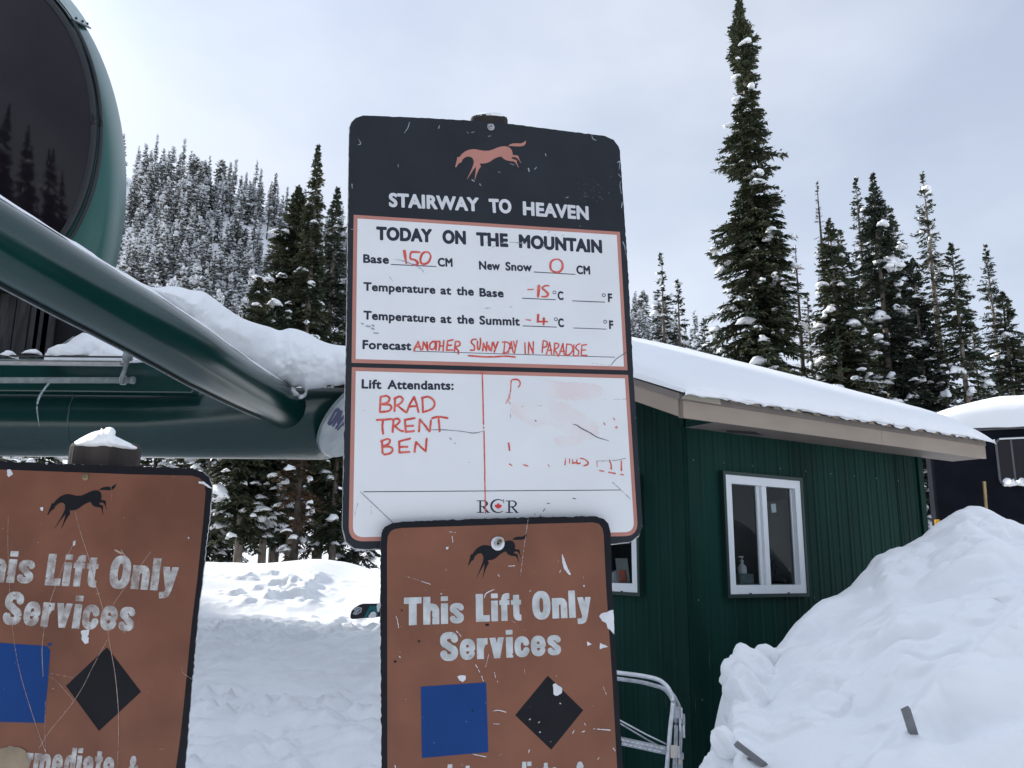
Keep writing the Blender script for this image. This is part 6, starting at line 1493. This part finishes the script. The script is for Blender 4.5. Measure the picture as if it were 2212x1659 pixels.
SD('paint_scratch', [([(452, 190), (480, 150), (492, 110)], [1.5, 4, 2]), ([(697, 155), (704, 135)], [3.5, 2]), ([(410, 410), (411, 430)], 2.5), ([(130, 232), (145, 265), (122, 272)], [2, 4, 2]), ([(1785, 200), (1792, 228), (1815, 240)], [2, 5, 4]), ([(1335, 440), (1340, 460)], 5), ([(1380, 445), (1392, 432)], 3.5), ([(1455, 335), (1460, 350)], 4.5), ([(935, 520), (950, 530)], 4), ([(990, 550), (1000, 562)], 4), ([(900, 182), (912, 190)], 3), ([(930, 185), (950, 180)], 3), ([(1050, 212), (1068, 208)], 3), ([(1965, 400), (1985, 390), (1978, 450)], [2, 4, 2]), ([(1975, 480), (1990, 500)], 3), ([(1990, 530), (1985, 560), (1995, 620)], [2, 4, 2]), ([(2002, 680), (1996, 720)], 3), ([(2005, 960), (2020, 1000), (2025, 1060)], [5, 3, 1.5]), ([(82, 550), (85, 580)], 3), ([(1120, 462), (1135, 470)], 2.4), ([(1205, 405), (1235, 415)], 2), ([(1595, 650), (1620, 642)], 2), ([(1700, 848), (1704, 848)], 3)], r1, M_scratch_l, .0007, rough=.0012, seed=18)
rr = np.random.default_rng(44); sp_ = []
for k in range(90):
    x_ = rr.normal(1800, 75); y_ = rr.normal(640, 85)
    if 330 < x_ < 1960 and 200 < y_ < 700: sp_.append(([(x_, y_), (x_+rr.normal(0, 9), y_+rr.normal(0, 9))], rr.uniform(1.0, 3)))
M_scuff = mat('scuffed_black', (.060, .075, .095), .6, var=.3, scale=60)
SD('scuff_marks', sp_, r1, M_scuff, .0004, smooth=False, rough=.002, cell=.0014)
# top screw with washer
def hw(name, Bd_, px, py, r_, parent, off=.0009, m1=M_steel, m2=M_brass):
    u = Bd_.uv([(px, py)])[0]
    def disc(nm, rr_, o0, o1, m, n=20, hole=None):
        uv = np.array([(u[0]+rr_*math.cos(2*math.pi*k/n), u[1]+rr_*math.sin(2*math.pi*k/n)) for k in range(n)])
        V = np.concatenate([Bd_.P(uv, o0), Bd_.P(uv, o1), Bd_.P(u+(uv-u)*.8, o1+.0006)]); Fc = [tuple(2*n+i for i in range(n))]+[(i, (i+1) % n, n+(i+1) % n, n+i) for i in range(n)]+[(n+i, n+(i+1) % n, 2*n+(i+1) % n, 2*n+i) for i in range(n)]
        return adopt(mesh(nm, V, Fc, m, smooth=False), parent)
    disc('washer', r_, off, off+.0016, m1); disc('screw_head', r_*.58, off+.002, off+.0045, m1 if m2 is None else m2); disc('screw_socket', r_*.22, off+.0052, off+.0054, M_black2, 6)
a_ = r1([(1068, 148)])[0]; hw('screw', A, a_[0], a_[1], .0085, ib, m2=M_steel)
tv = A.uv(r1([(1046, 124), (1088, 124), (1086, 146), (1050, 146)])); A.poly('bare_tab', tv, .0008, M_steel, ib)

# ---- brown trail signs
def brown_sign(Bd_, z, label, outer, inner, brown, parts_fn):
    t = thing('trail_sign', label, 'sign', Bd_.P([(0, -.3)])[0], 'brown trail signs')
    uo = Bd_.uv(z(outer)); Bd_.plate('board', rough_edge(uo, .006, .0006, 2), .003, M_black2, M_edge, t)
    Bd_.poly('brown_panel', Bd_.uv(z(inner)), .0003, brown, t)
    parts_fn(t); return t
outB = [(255, 230), (262, 160), (285, 120), (330, 97), (400, 87), (700, 76), (1000, 65), (1300, 58), (1630, 52), (1680, 70), (1710, 100), (1723, 150), (1727, 250), (1735, 520), (1742, 640), (1755, 900), (1775, 1200), (1800, 1600), (1830, 2000), (1850, 2300), (1860, 2500), (275, 2560), (270, 2300), (262, 1659), (257, 1000)]
inB = [(298, 230), (303, 180), (320, 150), (345, 135), (390, 128), (1000, 108), (1610, 92), (1650, 102), (1672, 130), (1680, 175), (1695, 500), (1715, 800), (1735, 1100), (1762, 1600), (1790, 2000), (1810, 2440), (318, 2500), (306, 2000), (300, 1600), (299, 900)]
def affine(src, dst):
    S = np.array([[x, y, 1] for x, y in src]); D = np.array(dst); Mx = np.linalg.solve(S, D)
    return lambda pts: [tuple(np.array([x, y, 1])@Mx) for x, y in pts]
HS = [(380, 735), (1847, 175), (630, 987)]
def partsB(t):
    T_ = affine(HS, r3([(815, 368), (1190, 160), (870, 447)])); horse(B, T_, M_black2, t, .0006)
    off = .0007
    s = .3387
    def CW(txt, L_, R_, cap, z=r3, wear=.0, sd=0, nm='lettering'):
        a, b = z([L_, R_]); return cond_word(B, nm, txt, a, b, cap*s, off, M_lett_b, t, wear, sd)
    CW('This', (405, 750), (790, 735), 178, wear=.79, sd=1); CW('Lift', (865, 727), (1155, 717), 178, wear=.81, sd=2); CW('Only', (1226, 711), (1606, 696), 176, wear=.82, sd=3); CW('Services', (637, 977), (1410, 938), 180, wear=.81, sd=4)
    CW('Intermediate', (680, 1808), (1395, 1778), 172, sd=5); CW('&', (1490, 1775), (1570, 1772), 160, sd=6)
    B.poly('blue_square', B.uv(r3([(513, 1140), (930, 1112), (944, 1557), (520, 1595)])), .0006, M_blue2, t)
    B.poly('black_diamond', B.uv(r3([(1323, 1070), (1549, 1290), (1345, 1542), (1115, 1322)])), .0006, M_black2, t)
    chips = [[(1650, 690), (1665, 672), (1700, 665), (1715, 655), (1741, 650), (1747, 806), (1735, 795), (1718, 775), (1705, 770), (1695, 735), (1668, 722)], [(1572, 850), (1603, 868), (1575, 880)], [(1655, 860), (1708, 885), (1655, 900)], [(745, 1075), (765, 1066), (800, 1070), (798, 1095), (780, 1112), (760, 1100)], [(1355, 1125), (1372, 1118), (1395, 1135), (1415, 1150), (1412, 1180), (1385, 1198), (1362, 1192)], [(1412, 295), (1418, 298), (1440, 360), (1470, 428), (1455, 425), (1425, 385), (1415, 350)], [(635, 545), (650, 545), (645, 553)], [(672, 250), (690, 248), (688, 262), (676, 266)], [(1548, 492), (1558, 492), (1558, 503), (1550, 503)], [(370, 942), (385, 950), (380, 958)]]
    for c_ in chips: B.poly('paint_chip', rough_edge(B.uv(r3(c_)), .003, .0003, 9), .0011, M_chip, t)
    SD('scratches', [([(945, 935), (935, 980), (925, 1015)], 1.6), ([(918, 575), (930, 545), (985, 517)], [2, 3, 1.5]), ([(970, 1296), (1010, 1290), (1055, 1302)], [1.5, 2.5, 2]), ([(862, 1000), (875, 1020)], 2.5), ([(880, 1030), (888, 1048)], 2), ([(900, 1070), (912, 1105)], 1.6), ([(980, 1038), (990, 1085)], 1.5), ([(1615, 1408), (1720, 1417)], [1.5, 3]), ([(845, 1570), (930, 1587)], 1.8), ([(1198, 65), (1170, 260), (1148, 430)], 1.1), ([(410, 433), (500, 462), (575, 487)], [.8, 1.2, 1.8]), ([(1072, 371), (1112, 369)], 2.2), ([(1005, 425), (1015, 438)], 2), ([(712, 180), (718, 220)], 2), ([(695, 152), (735, 158)], 1.5), ([(362, 705), (372, 765)], 2), ([(355, 690), (358, 702)], 2), ([(1398, 412), (1404, 395)], 2), ([(1205, 535), (1215, 525)], 1.6), ([(1675, 1140), (1698, 1195)], 1.3), ([(1175, 1030), (1175, 1055)], 1.6), ([(740, 785), (752, 798)], 2.4), ([(758, 803), (770, 820)], 2), ([(1000, 1100), (1004, 1115)], 1.6), ([(1555, 1372), (1563, 1385)], 2), ([(1480, 1437), (1490, 1420)], 2.4), ([(1542, 1428), (1556, 1424)], 3.2), ([(975, 1376), (1015, 1378)], 1.6), ([(348, 1640), (352, 1659)], 2.4), ([(1640, 1605), (1650, 1590)], 2), ([(1738, 1530), (1752, 1548)], 2), ([(1200, 1560), (1205, 1540)], 2), ([(1270, 1430), (1275, 1430)], 3), ([(1400, 1246), (1404, 1248)], 3), ([(1205, 1350), (1212, 1345)], 2.4), ([(1262, 1370), (1272, 1363)], 2)], r3, M_chip, .0012, Bd_=B, par=t, rough=.0007, seed=21)
    rr = np.random.default_rng(8); sp = []
    for k in range(80):
        x_, y_ = rr.uniform(320, 1700), rr.uniform(130, 1650); a = rr.uniform(0, 3.1); l_ = rr.exponential(6)
        sp.append(([(x_, y_), (x_+l_*math.cos(a), y_+l_*math.sin(a))], rr.uniform(.7, 1.9)))
    SD('scratches', sp, r3, M_scratch, .0013, Bd_=B, par=t, smooth=False, rough=.0004, cell=.0009)
    SD('dark_spots', [([(930, 745), (942, 746)], 6), ([(500, 850), (504, 850)], 5), ([(348, 980), (352, 980)], 6), ([(391, 652), (393, 655)], 4), ([(718, 803), (719, 803)], 3), ([(1098, 932), (1099, 934)], 3), ([(842, 1293), (843, 1293)], 5)], r3, M_black2, .0014, Bd_=B, par=t, smooth=False)
    a_ = r3([(1005, 225)])[0]; hw('bolt', B, a_[0]-.6, a_[1]+.8, .0138, t, .0011, M_chip, M_steel); a_ = r3([(1015, 212)])[0]; hw('bolt', B, a_[0], a_[1], .0085, t, .004, M_steel, M_brass)
brown_sign(B, r3, 'middle brown sign with a torn white chip on its right edge, below the information board', outB, inB, M_brown, partsB)
outC = [(-285, 235), (0, 250), (205, 261), (215, 268), (225, 262), (600, 275), (880, 285), (930, 300), (960, 325), (975, 365), (972, 420), (955, 560), (925, 840), (910, 950), (905, 1020), (880, 1290), (868, 1450), (850, 1659), (800, 2200), (785, 2330), (-300, 2290), (-330, 2260)]
inC = [(-250, 278), (0, 290), (600, 312), (880, 318), (915, 328), (938, 350), (944, 395), (930, 560), (905, 800), (880, 1000), (848, 1330), (830, 1500), (808, 1659), (760, 2200), (750, 2290), (-290, 2250)]
def partsC(t):
    T_ = affine(HS, r4([(217, 500), (535, 353), (252, 563)])); horse(Cb, T_, M_black2, t, .0006)
    s = .4707
    def CW(txt, L_, R_, cap, wear=.0, sd=0):
        a, b = r4([L_, R_]); return cond_word(Cb, 'lettering', txt, a, b, cap*s, .0007, M_lett_worn, t, wear, sd)
    CW('This', (-162, 800), (150, 815), 143, .735, 11); CW('Lift', (205, 821), (440, 831), 144, .735, 12); CW('Only', (495, 832), (812, 850), 146, .735, 13); CW('Services', (8, 1000), (612, 1035), 148, .735, 14)
    CW('Intermediate', (-70, 1678), (518, 1712), 132, .76, 15); CW('&', (578, 1712), (632, 1714), 112, .8, 16)
    Cb.poly('blue_square', Cb.uv(r4([(-110, 1080), (0, 1085), (215, 1100), (232, 1120), (205, 1453), (0, 1448), (-140, 1444)])), .0006, M_blue2, t)
    Cb.poly('blue_flake', Cb.uv(r4([(218, 1090), (240, 1085), (238, 1097), (222, 1099)])), .0008, M_blue2, t)
    Cb.poly('black_diamond', Cb.uv(r4([(492, 1105), (648, 1310), (455, 1490), (303, 1283)])), .0006, M_black2, t)
    for c_ in [[(35, 290), (50, 290), (62, 312), (40, 325), (34, 315)], [(372, 1032), (385, 1026), (412, 1024), (408, 1050), (402, 1056), (410, 1062), (408, 1085), (392, 1090), (376, 1070), (378, 1052)], [(912, 345), (935, 345), (975, 375), (970, 378), (930, 356), (915, 355)], [(338, 620), (350, 615), (345, 638), (335, 640)], [(185, 465), (200, 462), (198, 480), (190, 478)], [(862, 600), (870, 600), (868, 612)]]:
        Cb.poly('paint_chip', rough_edge(Cb.uv(r4(c_)), .003, .0003, 9), .0011, M_chip, t)
    SD('long_scratches', [([(40, 495), (38, 640), (45, 800), (50, 930), (70, 1100), (100, 1245), (140, 1380), (180, 1500), (212, 1590)], 1.0), ([(345, 480), (375, 590), (410, 700), (445, 830), (485, 970), (505, 1090), (530, 1230), (545, 1400), (545, 1540), (540, 1659)], [.9, 1.4, 1.1, 1.4, 1]), ([(345, 620), (310, 690), (270, 790), (225, 920), (205, 1020), (195, 1120), (200, 1240)], 1.3), ([(695, 665), (655, 720), (590, 810), (520, 910)], [.8, 1.5, 1]), ([(495, 1070), (430, 1190), (380, 1290), (320, 1380), (230, 1490), (180, 1570)], 1.1), ([(225, 1235), (270, 1270), (340, 1350)], .9), ([(230, 1225), (340, 1245)], .9), ([(210, 1350), (208, 1500), (212, 1590)], 1), ([(510, 360), (514, 420), (505, 480)], .9), ([(835, 1200), (845, 1225), (882, 1252)], .9), ([(530, 660), (560, 675)], 4), ([(558, 660), (578, 690)], 2)], r4, M_scratch, .0012, Bd_=Cb, par=t, rough=.0004)
    rr = np.random.default_rng(18); sp = []
    for k in range(70):
        x_, y_ = rr.uniform(0, 800), rr.uniform(300, 1650); a = rr.uniform(0, 3.1); l_ = rr.exponential(5)
        sp.append(([(x_, y_), (x_+l_*math.cos(a), y_+l_*math.sin(a))], rr.uniform(.5, 1.4)))
    SD('scratches', sp, r4, M_scratch, .0013, Bd_=Cb, par=t, smooth=False, rough=.0004)
    wv = Cb.uv(r4([(0, 1572), (30, 1563), (90, 1563), (118, 1578), (130, 1610), (134, 1700), (120, 1760), (-10, 1760), (-20, 1620)]))
    Cb.poly('tan_patch', wv, .0014, mat('mottled_grey_tan', (.17, .14, .10), .6, col2=(.30, .24, .17), scale=16, detail=8), t)  # mottled grey-brown patch low on the left side
    a_ = r4([(395, 325)])[0]; hw('screw', Cb, a_[0], a_[1], .0062, t, m1=M_brass, m2=M_brass)
brown_sign(Cb, r4, 'left brown sign with badly worn letters and long curved scratches, on the wide timber post', outC, inC, M_brown2, partsC)

for o in bpy.data.objects:
    if o.parent and o.name.split('.')[0] in ('long_scratches', 'paint_scratch', 'grey_scratch', 'scratches', 'scuff_marks', 'dark_spots', 'frost', 'snow_clumps', 'wiped_smear'): o['kind'] = 'stuff'
